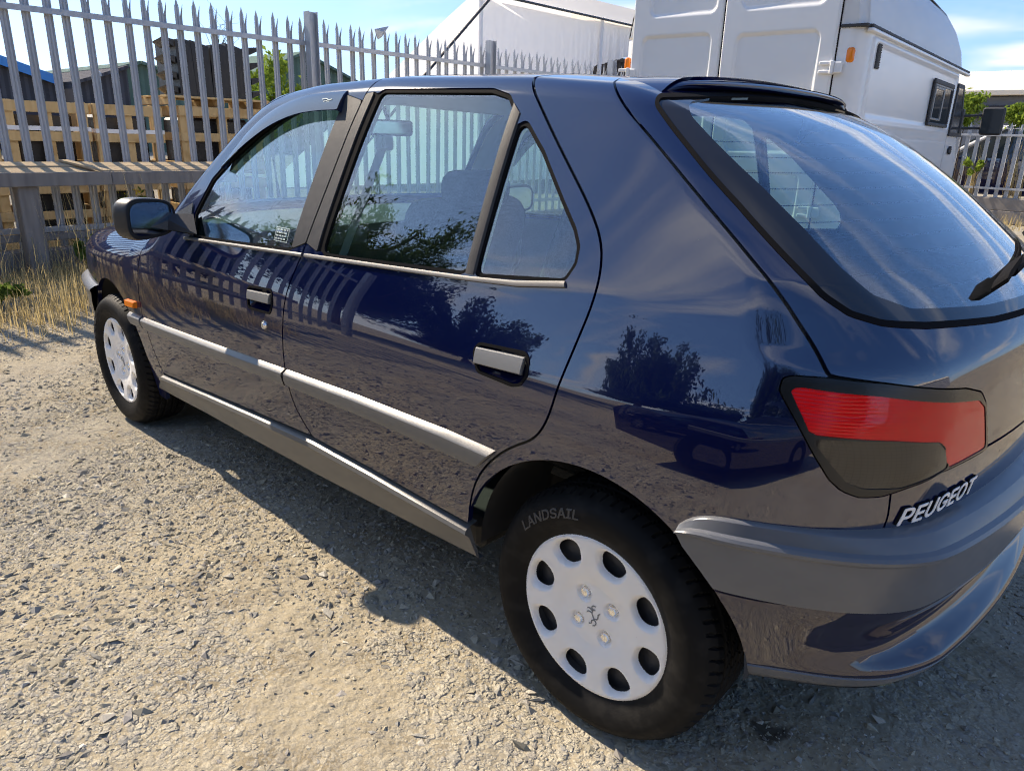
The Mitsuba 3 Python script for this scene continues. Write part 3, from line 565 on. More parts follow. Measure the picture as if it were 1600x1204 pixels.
# rear wiper
w0 = rear_pt([.235], [1.026])[0]; nw = grad(w0[None])[0]; wp = [rear_pt([abs(p_)], [z_])[0] * [1, np.sign(p_), 1] for p_, z_ in ((.21, 1.030), (.12, 1.038), (-.05, 1.048), (-.25, 1.056), (-.45, 1.06))]
wp = np.array(wp) + nw * .024
part(TGK, 'wiper', join([tube(wp, [.011, .010, .009, .008, .006], 8), hull(np.vstack([w0 + nw * o + np.array([0, a_, b_]) for o in (0, .034) for a_, b_ in ((-.055, .012), (-.055, .030), (.035, -.016), (.050, -.006), (.040, .006))])), tube(np.array([p_ - nw * .012 for p_ in wp[1:]]), .005, 6)]), 'rubber', 30)
# wheels
def make_wheel(key):
    Rt, n = .292, 480
    prof = [(.185, -.02), (.188, -.004), (.196, .002), (.205, .006), (.214, .012), (.232, .0165), (.250, .0165), (.262, .0125), (.272, .004), (.279, -.006), (.2845, -.016), (.2880, -.022)]
    tread = []
    for y in np.linspace(-.026, -.160, 68): tread.append((Rt - .35 * (y + .093) ** 2 * 1.0, y))
    prof = prof + tread + [(.2845, -.170), (.272, -.180), (.240, -.186), (.19, -.180)]
    prof = np.array(prof); a = np.arange(n + 1) * 2 * np.pi / n; r = np.tile(prof[:, 0], (n + 1, 1)); y = np.tile(prof[:, 1], (n + 1, 1)); A = np.tile(a[:, None], (1, len(prof)))
    for gy in (-.052, -.078, -.108, -.134): r -= .008 * np.exp(-((y - gy) / .0035) ** 4)
    lat = np.abs(((A * 66 / (2 * np.pi) + (y + .05) * 14) % 1) - .5) * 2
    sh = ((y < -.010) & (y > -.050)) | ((y < -.135) & (y > -.172)); r -= np.where(sh, .0055, 0) * (lat > .80)
    lat2 = np.abs(((A * 66 / (2 * np.pi) - (y + .05) * 22) % 1) - .5) * 2; r -= np.where((y < -.056) & (y > -.130), .0045, 0) * (lat2 > .86)
    r += np.where((np.abs(r - .222) < .003) & (y > 0), .0, 0)
    part(key, 'tyre', grid(np.stack([r * np.cos(A), y, r * np.sin(A)], -1)), 'tyre', 30)
    # lettering moulded on the sidewall
    tm = meshkit.text_mesh('LANDSAIL', .021, .0022, bold=True); v = np.array(tm.vertices); v[:, 0] += v[:, 1] * .22; v[:, 0] -= v[:, 0].min(); w = v[:, 0].max()
    ang = np.radians(141 - 42 * v[:, 0] / w); rr_ = .2335 + v[:, 1]; yy = np.interp(rr_, prof[:9, 0], prof[:9, 1])
    part(key, 'tyre_lettering', (np.stack([-rr_ * np.cos(ang), yy + v[:, 2] - .0006, rr_ * np.sin(ang)], 1), np.array(tm.faces)), 'tyre_letters')
    # wheel trim: eight openings, a dished middle
    nr, na = 90, 576; r = np.linspace(0, .1955, nr); a = np.arange(na + 1) * 2 * np.pi / na; Rg, Ag = np.meshgrid(r, a, indexing='xy')
    h = np.interp(r, [0, .028, .040, .075, .095, .12, .165, .184, .190, .194, .1955], [-.012, -.012, -.0125, -.012, -.007, -.003, .0, .0005, -.002, -.007, -.013]); h = gaussian_filter1d(h, 1.6); Y = np.tile(h, (na + 1, 1))
    hole = np.full(Rg.shape, 9.)
    for k in range(8):
        ac = np.radians(75 + 45 * k); da = (np.pi - Ag) - ac; da = (da + np.pi) % (2 * np.pi) - np.pi
        uu = da * Rg; vv_ = Rg - .1480; wd = np.maximum(.0325 + .26 * vv_, .01); hole = np.minimum(hole, ((np.abs(uu) / wd) ** 2.5 + (np.abs(vv_) / .0285) ** 2.5) ** (1 / 2.5))
    d = np.clip((1.30 - hole) / .42, 0, 1); Y -= .020 * d ** 2.2
    bolt = np.full(Rg.shape, 9.)
    for k in range(4):
        ac = np.radians(35 + 90 * k); bx, bz = -.053 * np.cos(ac), .053 * np.sin(ac); bolt = np.minimum(bolt, np.hypot(Rg * np.cos(Ag) - bx, Rg * np.sin(Ag) - bz))
    Y -= .013 * np.clip((.0205 - bolt) / .005, 0, 1)
    V, Fc = grid(np.stack([Rg * np.cos(Ag), Y, Rg * np.sin(Ag)], -1)); tr = clip((V, V * 0 + [0, 1., 0], Fc), .93 - hole.ravel())
    part(key, 'wheel_trim', (tr[0], tr[2]), 'silver', 32, 'pale silver plastic wheel trim with eight openings')
    tk = key + '__wheel_trim'
    part(key, 'wheel_rim', join([lathe([(0, -.045), (.10, -.045), (.15, -.034), (.182, -.040), (.186, -.012), (.192, -.003), (.197, -.003), (.197, -.03)], 72)]), 'steel_rim', 30)
    for k in range(4):
        ac = np.radians(35 + 90 * k); c = np.array([-.053 * np.cos(ac), 0, .053 * np.sin(ac)])
        hx = [(.0118, 0), (.0118, .007), (.0095, .0105), (.004, .012), (0, .012)]; part(key, 'wheel_bolt', place(lathe(hx, 6), frame(c + [0, -.024, 0], (1, 0, 0), (0, 1, 0), (0, 0, 1))), 'chrome')
    # emblem: a rearing lion drawn in raised strokes
    st = [[(-.2, 1.0), (.15, .95), (.28, .72), (.1, .55), (-.15, .62)], [(.1, .55), (.2, .2), (.05, -.15), (-.15, -.4)], [(.12, .4), (.5, .62), (.68, .5)], [(.18, .2), (.55, .25), (.7, .1)], [(-.15, -.4), (.2, -.55), (.15, -.85), (.42, -.95)], [(-.15, -.4), (-.35, -.65), (-.2, -.95), (0, -1)], [(-.12, -.3), (-.5, -.15), (-.45, .25), (-.65, .5)]]
    ms = []
    for s in st:
        c = chaikin(s, 2) * .025; ms.append(tube(np.stack([c[:, 0] , 0 * c[:, 0] - .0115, c[:, 1]], 1), .0015, 6))
    part(key, 'emblem', join(ms), 'silver_handle')
WK = CAR + '__wheel'; make_wheel(WK); src = [k for k in scene if k.startswith(WK + '__')]
WM = {WK: T().translate([0, .785, .283]), WK + '_001': T().translate([2.58, .795, .283]).rotate([0, 1, 0], 37).rotate([0, 0, 1], -1.5), WK + '_002': T().translate([0, -.785, .283]).rotate([0, 0, 1], 180), WK + '_003': T().translate([2.58, -.795, .283]).rotate([0, 0, 1], 180)}
for k in src: base_ = dict(scene[k]); [scene.__setitem__(w + k[len(WK):], {**base_, 'to_world': M}) for w, M in WM.items()]
# ---------------------------------------------------------------- materials of the yard
def soil(p, n, uv):
    big = mikit.fbm(p.x * .9, p.y * .9, 3.0, 3); mid = mikit.fbm(p.x * 6, p.y * 6, 1.0, 4)
    c = mikit.mix(F3(.335, .288, .20), F3(.305, .272, .21), mikit.smoothstep(.35, .65, big)); c = mikit.mix(c, F3(.215, .175, .115), .65 * mikit.smoothstep(.5, .75, mid))
    bare = .30 + .70 * mikit.smoothstep(.40, .60, mikit.fbm(p.x * 2.2 + 4.0, p.y * 2.2, 7.0, 4))
    for f, lim in ((130.0, .42), (62.0, .62), (33.0, .80)):
        a, b, w = mikit.voronoi(p.x * f + 3.1 * f, p.y * f * 1.25); on = mikit.smoothstep(.03, .12, b - a) * mikit.smoothstep(lim, lim + .04, w) * bare
        c = mikit.mix(c, mikit.mix(F3(.27, .255, .225), F3(.42, .385, .30), dr.abs(dr.sin(w * 91.0))), .8 * on)
    r = dr.sqrt(dr.square(p.x + .34) + dr.square((p.y - .50) * 1.25)) + (mikit.fbm(p.x * 22, p.y * 22, 9.0, 3) - .5) * .10
    return mikit.mix(c, F3(.035, .032, .03), .75 * (1 - mikit.smoothstep(.030, .065, r)))
def soil_h(p, n, uv):
    h = .004 * mikit.fbm(p.x * 80, p.y * 80, 2.0, 3)
    bare = .30 + .70 * mikit.smoothstep(.40, .60, mikit.fbm(p.x * 2.2 + 4.0, p.y * 2.2, 7.0, 4))
    for f, lim, k in ((130.0, .42, .0014), (62.0, .62, .0026), (33.0, .80, .004)):
        a, b, w = mikit.voronoi(p.x * f + 3.1 * f, p.y * f * 1.25); h = h + k * bare * mikit.smoothstep(.0, .35, b - a) * mikit.smoothstep(lim, lim + .04, w)
    return h
scene['soil'] = {'type': 'bumpmap', 'arbitrary': P(soil_h, eps=1.5e-3), 'scale': 1.0, 'bsdf': two({'type': 'diffuse', 'reflectance': P(soil)})}
scene['stone'] = two({'type': 'diffuse', 'reflectance': {'type': 'mesh_attribute', 'name': 'vertex_color'}})
scene['galvanised'] = two({'type': 'principled', 'base_color': P(lambda p, n, uv: mikit.mix(F3(.34, .355, .375), F3(.47, .48, .495), mikit.fbm(p.y * 40, p.z * 7, p.x * 40, 4))), 'roughness': .5, 'metallic': .35})
scene['old_timber'] = two({'type': 'diffuse', 'reflectance': P(lambda p, n, uv: mikit.mix(F3(.17, .155, .145), F3(.31, .28, .25), mikit.fbm(p.y * 34, p.z * 5, p.x * 6, 4)))})
scene['plank_timber'] = two({'type': 'diffuse', 'reflectance': P(lambda p, n, uv: mikit.mix(F3(.34, .27, .18), F3(.50, .41, .28), mikit.fbm(p.y * 3, p.z * 30, p.x * 40, 4)))})
def pine(p, n, uv):
    g = mikit.fbm(p.y * 9, p.z * 9, p.x * 9, 2); c = mikit.mix(F3(.51, .35, .16), F3(.65, .48, .26), mikit.fbm(p.y * 50, p.z * 7, p.x * 30, 4))
    return mikit.mix(c, F3(.36, .20, .07), .5 * mikit.smoothstep(.6, .8, g))
scene['pine'] = two({'type': 'diffuse', 'reflectance': P(pine)})
scene['strap_white'] = gloss((.72, .73, .76), .5); scene['black_plastic'] = gloss((.014, .014, .016), .45)
scene['van_white'] = two({'type': 'roughplastic', 'diffuse_reflectance': P(lambda p, n, uv: mikit.mix(F3(.76, .755, .74), F3(.82, .815, .80), mikit.fbm(p.x * 2, p.y * 2, p.z * 3, 3))), 'alpha': .10, 'int_ior': 1.5})
scene['van_roof'] = two({'type': 'roughplastic', 'diffuse_reflectance': P(lambda p, n, uv: mikit.mix(F3(.68, .66, .62), F3(.75, .73, .69), mikit.fbm(p.x * 2, p.y * 2, p.z * 4, 4))), 'alpha': .25, 'int_ior': 1.5})
scene['van_glass'] = gloss((.03, .035, .04), .06, .7)
scene['canvas'] = {'type': 'principledthin', 'base_color': col(.86, .86, .87), 'roughness': .7, 'diff_trans': .8, 'spec_trans': 0.0}; scene['canvas_roof'] = {'type': 'principledthin', 'base_color': col(.86, .81, .72), 'roughness': .7, 'diff_trans': .8, 'spec_trans': 0.0}
rib = lambda a, b, f: P(lambda p, n, uv: mikit.mix(F3(*a), F3(*b), mikit.smoothstep(.55, .8, dr.abs(dr.sin(p.y * f)))))
scene['clad_grey'] = gloss(rib((.085, .085, .095), (.055, .055, .062), 10.0), .9, .1); scene['clad_green'] = gloss(rib((.115, .175, .145), (.09, .14, .115), 10.0), .9, .1)
scene['blue_trim'] = gloss((.03, .20, .52), .5); scene['clad_pale'] = gloss((.55, .50, .42), .7); scene['clad_mid'] = gloss((.17, .18, .20), .6)
def leaf(c1, c2, f=3.0): return {'type': 'principledthin', 'base_color': P(lambda p, n, uv: mikit.mix(F3(*c1), F3(*c2), mikit.noise(p.x * f, p.y * f, p.z * f))), 'roughness': .55, 'diff_trans': .8, 'spec_trans': 0.0}
scene['leaf_dark'] = leaf((.035, .065, .016), (.075, .11, .03)); scene['leaf_bright'] = leaf((.16, .24, .035), (.26, .33, .05)); scene['grass_dry'] = leaf((.46, .36, .16), (.62, .51, .28), 9.0); scene['weed'] = leaf((.09, .15, .03), (.17, .22, .05), 9.0); scene['flower_yellow'] = leaf((.75, .6, .04), (.8, .65, .06))
scene['bark'] = two({'type': 'diffuse', 'reflectance': col(.10, .08, .06)}); scene['rust'] = gloss((.30, .10, .035), .7)

# ---------------------------------------------------------------- ground
def axis(a, b, step, far):
    lo, hi = [a], [b]; s = step
    while lo[-1] > -far: s *= 1.22; lo.append(lo[-1] - s)
    s = step
    while hi[-1] < far: s *= 1.22; hi.append(hi[-1] + s)
    return np.r_[lo[::-1], np.arange(a + step, b - step / 2, step), hi]
def ground_z(x, y):
    q = np.stack([x, y, 0 * x], -1); near = np.exp(-(np.maximum(0, np.hypot((x - 1.5) / 1.6, y) - 3.0) / 2) ** 2)
    z = .030 * (meshkit.fbm(q * .9, 3, 1) - .5) + near * (.016 * (meshkit.fbm(q * 9, 4, 2) - .5) + .010 * np.maximum(0, meshkit.fbm(q * 38, 3, 3) - .45))
    for cx_, cy_ in ((0, .70), (2.58, .71), (0, -.70), (2.58, -.71)): w = np.exp(-(np.hypot((x - cx_) / .17, (y - cy_) / .13)) ** 4); z = z * (1 - w) + -.004 * w
    return z - .004
gx, gy = axis(-1.25, 5.2, .0105, 600), axis(-1.3, 2.0, .0105, 600); GX, GY = np.meshgrid(gx, gy, indexing='ij'); GZ = ground_z(GX, GY)
part('', 'ground', grid(np.stack([GX, GY, GZ], -1)), 'soil', True); labels['ground'] = {'kind': 'structure', 'label': 'dry stony earth of the yard'}
def stones(n, area, smin, smax, power, seed, keep=None):
    r = np.random.default_rng(seed); bv = np.array([[1, 0, 0], [-1, 0, 0], [0, 1, 0], [0, -1, 0], [0, 0, 1], [0, 0, -1.]]); bf = np.array([[0, 2, 4], [2, 1, 4], [1, 3, 4], [3, 0, 4], [2, 0, 5], [1, 2, 5], [3, 1, 5], [0, 3, 5]])
    x, y = r.uniform(area[0], area[1], n), r.uniform(area[2], area[3], n)
    dens = meshkit.fbm(np.stack([x, y, 0 * x], 1) * 1.6, 3, 8); ok = r.random(n) < np.clip((dens - .30) * 2.8, .16, 1)
    if keep is not None: ok &= keep(x, y)
    for cx_, cy_ in ((0, .70), (2.58, .71)): ok &= ~((np.abs(x - cx_) < .10) & (np.abs(y - cy_) < .11))
    x, y = x[ok], y[ok]; n = len(x); s = smin * (1 - r.random(n) * (1 - (smax / smin) ** -power)) ** (-1 / power)
    V = bv[None] * (1 + r.uniform(-.35, .35, (n, 6, 3))) + r.normal(0, .22, (n, 6, 3)); V *= np.stack([s * r.uniform(.8, 1.5, n), s * r.uniform(.55, 1.0, n), s * r.uniform(.25, .6, n)], 1)[:, None]
    a, t, u_ = r.uniform(0, 6.28, n), r.normal(0, .17, n), r.normal(0, .17, n)
    V = np.stack([V[..., 0], V[..., 1] * np.cos(t)[:, None] - V[..., 2] * np.sin(t)[:, None], V[..., 1] * np.sin(t)[:, None] + V[..., 2] * np.cos(t)[:, None]], -1)
    V = np.stack([V[..., 0] * np.cos(u_)[:, None] - V[..., 2] * np.sin(u_)[:, None], V[..., 1], V[..., 0] * np.sin(u_)[:, None] + V[..., 2] * np.cos(u_)[:, None]], -1)
    c, sn = np.cos(a)[:, None], np.sin(a)[:, None]; V = np.stack([V[..., 0] * c - V[..., 1] * sn + x[:, None], V[..., 0] * sn + V[..., 1] * c + y[:, None], V[..., 2] + (ground_z(x, y) + s * .0)[:, None]], -1)
    k = r.random(n)[:, None]; g = r.uniform(.62, 1.2, n)[:, None]
    C = np.where(k < .30, np.array([[.33, .315, .275]]), np.where(k < .82, np.array([[.38, .345, .26]]), np.where(k < .94, np.array([[.29, .27, .24]]), np.array([[.50, .46, .38]])))) * g
    Fc = (bf[None] + np.arange(n)[:, None, None] * 6).reshape(-1, 3)
    # faceted: three vertices to each face, so that chips look broken
    V = V.reshape(-1, 3)[Fc].reshape(-1, 3); C = np.repeat(np.clip(C, 0, .8), 24, axis=0)
    return (V, np.arange(len(V)).reshape(-1, 3)), C
near = lambda x, y: (np.hypot(x + .2, y - 1.5) < 2.6)
SM, SC = [], []
for a in ((26000, (-1.6, 5.0, 1.9, 4.6), .006, .03, 2.0, 15, None), (60000, (-1.1, 2.6, -.9, 1.95), .0028, .011, 2.4, 11, near), (34000, (.6, 5.2, -.4, 1.9), .005, .018, 2.4, 12, None), (3600, (-1.1, 3.4, -1.6, 1.95), .008, .021, 2.8, 13, None), (4000, (-1.3, 3, -3.0, 0), .006, .03, 2.2, 14, None), (7000, (-1.3, .4, -1.3, .9), .004, .020, 2.0, 16, None)):
    m, c = stones(*a); SM.append(m); SC.append(c)
v, f = join(SM); part('', 'gravel', (v, f), 'stone', False, color=np.vstack(SC)); labels['gravel'] = {'kind': 'stuff', 'label': 'loose grey and tan stone chips on the yard', 'category': 'gravel'}

# ---------------------------------------------------------------- palisade fences
def pale_mesh(h=2.42, z0=.06):
    u_ = np.array([-.034, -.020, -.007, 0, .007, .020, .034]); d = np.array([-.012, .004, .004, -.003, .004, .004, -.012]); t = .0035
    zt = h - .16; ms = []
    def sheet(pf, pb): # front and back quads between two polylines of equal length
        g1 = grid(np.stack([pf, pb], 0)); return g1
    bot = np.stack([d, u_, 0 * u_ + z0], 1); top = np.stack([d, u_, 0 * u_ + zt], 1); off = np.array([t, 0, 0])
    ms += [grid(np.stack([bot, top])), grid(np.stack([bot + off, top + off]))]
    for s in (0, 6): ms.append(grid(np.array([[bot[s], top[s]], [bot[s] + off, top[s] + off]])))
    c0 = top[1:6]; tip = np.array([[.010, 0, h]]); mid = c0 * [1, .95, 0] + [.004, 0, h - .07]
    ms += [grid(np.stack([c0, mid])), grid(np.stack([c0 + off, mid + off])), (np.vstack([mid, tip]), np.array([[i, i + 1, 5] for i in range(4)])), (np.vstack([mid + off, tip]), np.array([[i, i + 1, 5] for i in range(4)]))]
    for s in (-1, 1):
        q = np.array([[-.012, s * .034, zt], [.004, s * .020, zt], [-.030, s * .040, h - .05]]); ms += [(q, np.array([[0, 1, 2]])), (q + off, np.array([[0, 1, 2]]))]
    return join(ms)
FN = thing('palisade_fence', 'tall galvanised steel palisade fence behind the car, with sharp split tops', 'fence')
pm = pale_mesh(); FX, FY0, PITCH = 6.832, -.127, .1620
k0 = None; rr = np.random.default_rng(5)
posts = [-2.96 + 2.745 * k for k in range(-5, 4) if k != 1]
for i in range(-32, 92):
    y = FY0 - PITCH * i + rr.normal(0, .004)
    M = T().translate([FX, y, rr.normal(0, .006)]).rotate([1, 0, 0], rr.normal(0, .35))
    if k0 is None: k0 = part(FN, 'pale', pm, 'galvanised'); scene[k0]['to_world'] = M
    else: again(k0, FN, 'pale', M)
for z in (2.155, .36):
    part(FN, 'rail', join([cbox((FX - .052, -15.1, z - .024), (FX - .046, 5.2, z + .024), .001), cbox((FX - .048, -15.1, z + .018), (FX - .014, 5.2, z + .0235), .001)]), 'galvanised')
ib = Polygon([(-.055, -.05), (-.047, -.05), (-.047, -.004), (.047, -.004), (.047, -.05), (.055, -.05), (.055, .05), (.047, .05), (.047, .004), (-.047, .004), (-.047, .05), (-.055, .05)])
ib = Polygon([(y_, x_) for x_, y_ in ib.exterior.coords]); pe = trimesh.creation.extrude_polygon(ib, 2.46, engine='earcut'); k0 = None
for y in posts:
    M = T().translate([FX - .105, y, 0])
    if k0 is None: k0 = part(FN, 'post', pe, 'galvanised'); scene[k0]['to_world'] = M
    else: again(k0, FN, 'post', M)
# a torn tag caught on one point
part('', 'torn_plate', join([hull([(FX - .01, -3.975, 2.33), (FX - .01, -3.89, 2.33), (FX - .02, -3.985, 2.385), (FX - .02, -3.86, 2.40), (FX + .01, -3.95, 2.42), (FX + .015, -4.10, 2.46), (FX, -4.04, 2.40), (FX, -3.93, 2.30), (FX + .012, -3.93, 2.30)])]), 'galvanised'); labels['torn_plate'] = {'label': 'bent scrap of metal caught on a fence point behind the car roof', 'category': 'scrap'}
part('', 'kerb_beam', join([cbox((6.55, -15, 0), (6.70, 1.6, .22), .012)]), 'old_timber'); labels['kerb_beam'] = {'label': 'weathered timber beam along the foot of the fence', 'category': 'beam'}
FR = thing('palisade_fence', 'galvanised palisade fence on a low dark timber wall beyond the white van', 'fence'); pr = pale_mesh(1.78, .45); k0 = None
for i in range(70):
    x = 6.4 - PITCH * i; M = T().translate([x, -14.5, 0]).rotate([0, 0, 1], -90)
    if k0 is None: k0 = part(FR, 'pale', pr, 'galvanised'); scene[k0]['to_world'] = M
    else: again(k0, FR, 'pale', M)
for z in (.62, 1.55): part(FR, 'rail', cbox((-5, -14.46, z - .02), (6.5, -14.45, z + .02), .001), 'galvanised')
part('', 'sleeper_wall', join([cbox((-5, -14.60, 0), (6.6, -14.42, .235), .012), cbox((-5, -14.60, .235), (6.6, -14.425, .46), .012)]), 'old_timber'); labels['sleeper_wall'] = {'label': 'low wall of dark timber sleepers under the far fence', 'category': 'wall'}

# ---------------------------------------------------------------- timber bench-like platform in front of the fence
BN = thing('timber_platform', 'weathered grey timber platform with a sloping plank top in front of the fence', 'platform')
BY = (-1.75, 4.2); rr = np.random.default_rng(8)
for k, (x0, x1, z0, z1) in enumerate(((6.345, 6.455, .862, .890), (6.470, 6.575, .893, .921), (6.590, 6.700, .926, .954))):
    for y0, y1 in ((BY[0], -.56), (-.55, 1.6), (1.61, BY[1])):
        dz = rr.normal(0, .003); part(BN, 'plank', hull([(x, y, z + dz + s) for x, z in ((x0, z0 - .012), (x1, z1 - .012)) for y in (y0, y1) for s in (-.028, 0)]), 'plank_timber')
for y0, y1 in ((BY[0], -.60), (-.597, BY[1])): part(BN, 'front_beam', cbox((6.31, y0, .765), (6.345, y1, .875), .004), 'old_timber')
for y in (.05, 1.9, 3.7, -1.5): part(BN, 'post', cbox((6.347, y - .075, 0), (6.50, y + .075, .835), .008), 'old_timber')
part(BN, 'batten', hull([(x, y, z + .003) for x, y, z in ((6.36, -.62, .868), (6.36, -.55, .868), (6.69, -.38, .944), (6.69, -.31, .944))] + [(x, y, z + .02) for x, y, z in ((6.36, -.62, .868), (6.36, -.55, .868), (6.69, -.38, .944), (6.69, -.31, .944))]), 'plank_timber')
part(BN, 'cross_beam', cbox((6.51, BY[0], .30), (6.545, BY[1], .36), .004), 'old_timber')

# ---------------------------------------------------------------- pine crates, straps, black mouldings beyond the fence
rr = np.random.default_rng(21)
CRL = {(0, 0): 'lower pine crate behind the left end of the timber platform', (0, 1): 'leftmost upper pine crate behind the fence, partly out of the picture', (1, 0): 'lower pine crate under the second strapped crate from the left', (1, 1): 'second upper pine crate from the left, tied with white strap', (2, 0): 'lower pine crate behind the car mirror', (2, 1): 'third upper pine crate from the left, beside the black mouldings', (3, 0): 'lower pine crate hidden by the car door pillar', (3, 1): 'pine crate that carries the black plastic mouldings'}
spans = [(.62, -.10), (-.17, -.885), (-.95, -1.60), (-1.80, -2.75)]
for c, (ya, yb) in enumerate(spans):
    for tier in (0, 1):
        z0 = .02 + tier * .74; zt = z0 + (.70 if (c, tier) != (3, 1) else .72); K = thing('pine_crate', CRL[(c, tier)], 'crate', 'pine crates stacked behind the fence'); xf, xb = 7.55, 8.35
        for x in (xf, xb - .05):
            for y in (ya - .085, yb): part(K, 'corner_post', cbox((x + .0, y, z0), (x + .05, y + .085, zt), .004), 'pine')
            part(K, 'corner_post', cbox((x, (ya + yb) / 2 - .04 + rr.normal(0, .03), z0), (x + .045, (ya + yb) / 2 + .045, zt - .01), .004), 'pine')
        for z, h in ((zt - .105, .10), (zt - .36, .085), (z0 + .05, .09)):
            for x in (xf - .024, xb): part(K, 'slat', cbox((x, yb - .01, z + rr.normal(0, .006)), (x + .022, ya + .01, z + h), .003), 'pine')
            for y in (ya - .001, yb - .023): part(K, 'side_slat', cbox((xf, y, z), (xb, y + .022, z + h), .003), 'pine')
        for j in range(4): xx = xf + .03 + j * .2; part(K, 'base_board', cbox((xx, yb, z0 + .01), (xx + .12, ya, z0 + .03), .003), 'pine')
        # dark goods inside
        part(K, 'contents', join([cbox((xf + .12, yb + .10, z0 + .05), (xb - .12, ya - .10, z0 + .60), .03)]), 'black_plastic', label='dark goods packed inside the crate')
for c, (ya, yb) in enumerate(spans[:3]):
    part('', uniq('strap'), join([cbox((7.520, yb - .012, 1.205 - .012 * c), (7.5245, ya + .012, 1.245 - .012 * c), .001), cbox((7.52, ya + .009, 1.205 - .012 * c), (8.38, ya + .013, 1.245 - .012 * c), .001)]), 'strap_white')
    labels['strap' if c == 0 else f'strap_{c:03d}'] = {'label': ('white plastic strap round the leftmost upper crate', 'white plastic strap round the second upper crate from the left', 'white plastic strap round the third upper crate from the left')[c], 'category': 'strap', 'group': 'straps round the crates'}
PT = thing('pallet', 'pale timber pallet on the crate under the black mouldings', 'pallet')
for x in (7.5, 7.72, 7.94, 8.16): part(PT, 'deck_board', cbox((x, -2.85, 1.555), (x + .14, -1.66, 1.578), .003), 'pine')
for y in (-2.83, -2.3, -1.76): part(PT, 'bearer', cbox((7.5, y, 1.485), (8.3, y + .08, 1.553), .003), 'pine')
BS = thing('moulding_stack', 'stack of black plastic mouldings standing on the crates behind the fence', 'plastic mouldings')
for j in range(9):
    y0 = -1.86 - j * .092; h = 2.13 + .02 * math.sin(j * 1.3) + .0 * j; bend = .02 * math.sin(j)
    part(BS, 'moulding', hull([(7.58, y0, 1.579), (7.58, y0 - .089, 1.579), (8.1, y0, 1.579), (8.1, y0 - .089, 1.579), (7.60, y0 + bend, h), (7.60, y0 - .086 + bend, h - .02), (8.1, y0 + bend, h), (8.1, y0 - .086 + bend, h - .02)]), 'black_plastic')
for j, z in enumerate((1.60, 1.74, 1.90, 2.06)):
    for ys_, sg in ((-1.845, 1), (-2.70, -1)):
        part(BS, 'bracket', hull([(7.60, ys_, z), (7.60, ys_, z + .07), (7.95, ys_, z), (7.95, ys_, z + .07), (7.58, ys_ + sg * .10, z + .045), (7.58, ys_ + sg * .12, z + .085), (7.9, ys_ + sg * .10, z + .05), (7.70, ys_ + sg * .06, z + .005)]), 'black_plastic')

# ---------------------------------------------------------------- sheds and marquee
def gable(name, pts, x0, x1, mt, roofm, label, cat='building', trim=None):
    k = thing(name, label, cat); pg = Polygon(pts); m = trimesh.creation.extrude_polygon(pg, x1 - x0, engine='earcut'); v = np.array(m.vertices)
    part(k, 'wall', (np.stack([v[:, 2] + x0, v[:, 0], v[:, 1]], 1), np.array(m.faces)[:, ::-1]), mt)
    top = [p for p in pts if p[1] > .1]
    for a, b in zip(top[:-1], top[1:]):
        d = np.array([b[0] - a[0], b[1] - a[1]]); nn = np.array([-d[1], d[0]]) / np.linalg.norm(d); nn = nn if nn[1] > 0 else -nn
        q = [(x, *(np.array(p) + nn * s)) for x in (x0 - .35, x1 + .1) for p in (a, b) for s in (.004, .14)]; part(k, 'roof', hull(q), roofm)
        if trim: part(k, 'verge', hull([(x, *(np.array(p) + nn * s)) for x in (x0 - .42, x0 - .352) for p in (a, b) for s in (-.22, .17)]), trim)
    return k
gable('industrial_shed', [(6, 0), (6, 5.2), (-1.5, 6.0), (-10.7, 3.12), (-10.7, 0)], 40, 70, 'clad_grey', 'clad_grey', 'dark grey industrial shed with blue verge at the left edge', trim='blue_trim')
gable('industrial_shed', [(-11.0, 0), (-11.0, 2.95), (-11.9, 3.25), (-13.5, 3.83), (-13.5, 0)], 39, 60, 'clad_grey', 'clad_grey', 'low dark grey shed with a flue, left of the green gable')
gable('industrial_shed', [(-13.2, 0), (-13.2, 3.75), (-14.35, 4.12), (-18.5, 2.9), (-18.5, 0)], 39.6, 70, 'clad_green', 'clad_green', 'green clad shed left of the black mouldings')
gable('industrial_shed', [(-17.5, 0), (-17.5, 2.7), (-23.8, 5.45), (-30.0, 3.2), (-30.0, 0)], 40, 75, 'clad_green', 'clad_green', 'green clad shed with a wide gable behind the fence post')
FL = thing('flue', 'grey flue pipe with a cowl between the sheds', 'flue'); part(FL, 'pipe', tube([(38, -11.75, 0), (38, -11.75, 3.35)], .16, 14), 'galvanised', 40); part(FL, 'cowl', lathe([(0, 0), (.1, 0), (.21, -.18), (.21, -.30), (.17, -.30)], 16) if False else tube([(38, -11.75, 3.34), (38, -11.75, 3.5), (38, -11.75, 3.6)], [.22, .22, .08], 14), 'galvanised', 40)
MQ = thing('marquee', 'large white marquee with draped side walls and a cream roof', 'marquee')
yy = np.linspace(-13.6, -32, 900); rr = np.random.default_rng(3)
fold = lambda y: .05 * np.sin(y * 16 + 2 * np.sin(y * 2.1)) + .05 * np.sin(y * 27 + 3 * np.sin(y * 1.3)) * (np.sin(y * .9) > -.3)
zb = np.interp(-yy, [13.6, 18.2, 18.9, 21.0, 32], [0, 0, 3.52, 4.02, 4.05])
part(MQ, 'side_wall', grid(np.stack([np.stack([15 + fold(yy) * w + .12 * np.sin(w * 3) * 0, yy, 4.88 * (1 - w) + zb * w], 1) for w in np.linspace(.02, 1, 14)])), 'canvas', True)
for y in (-13.62, -19.1, -24.5): part(MQ, 'leg', tube([(14.93, y, 0), (14.93, y, 4.9)], .06, 8), 'canvas', 30)
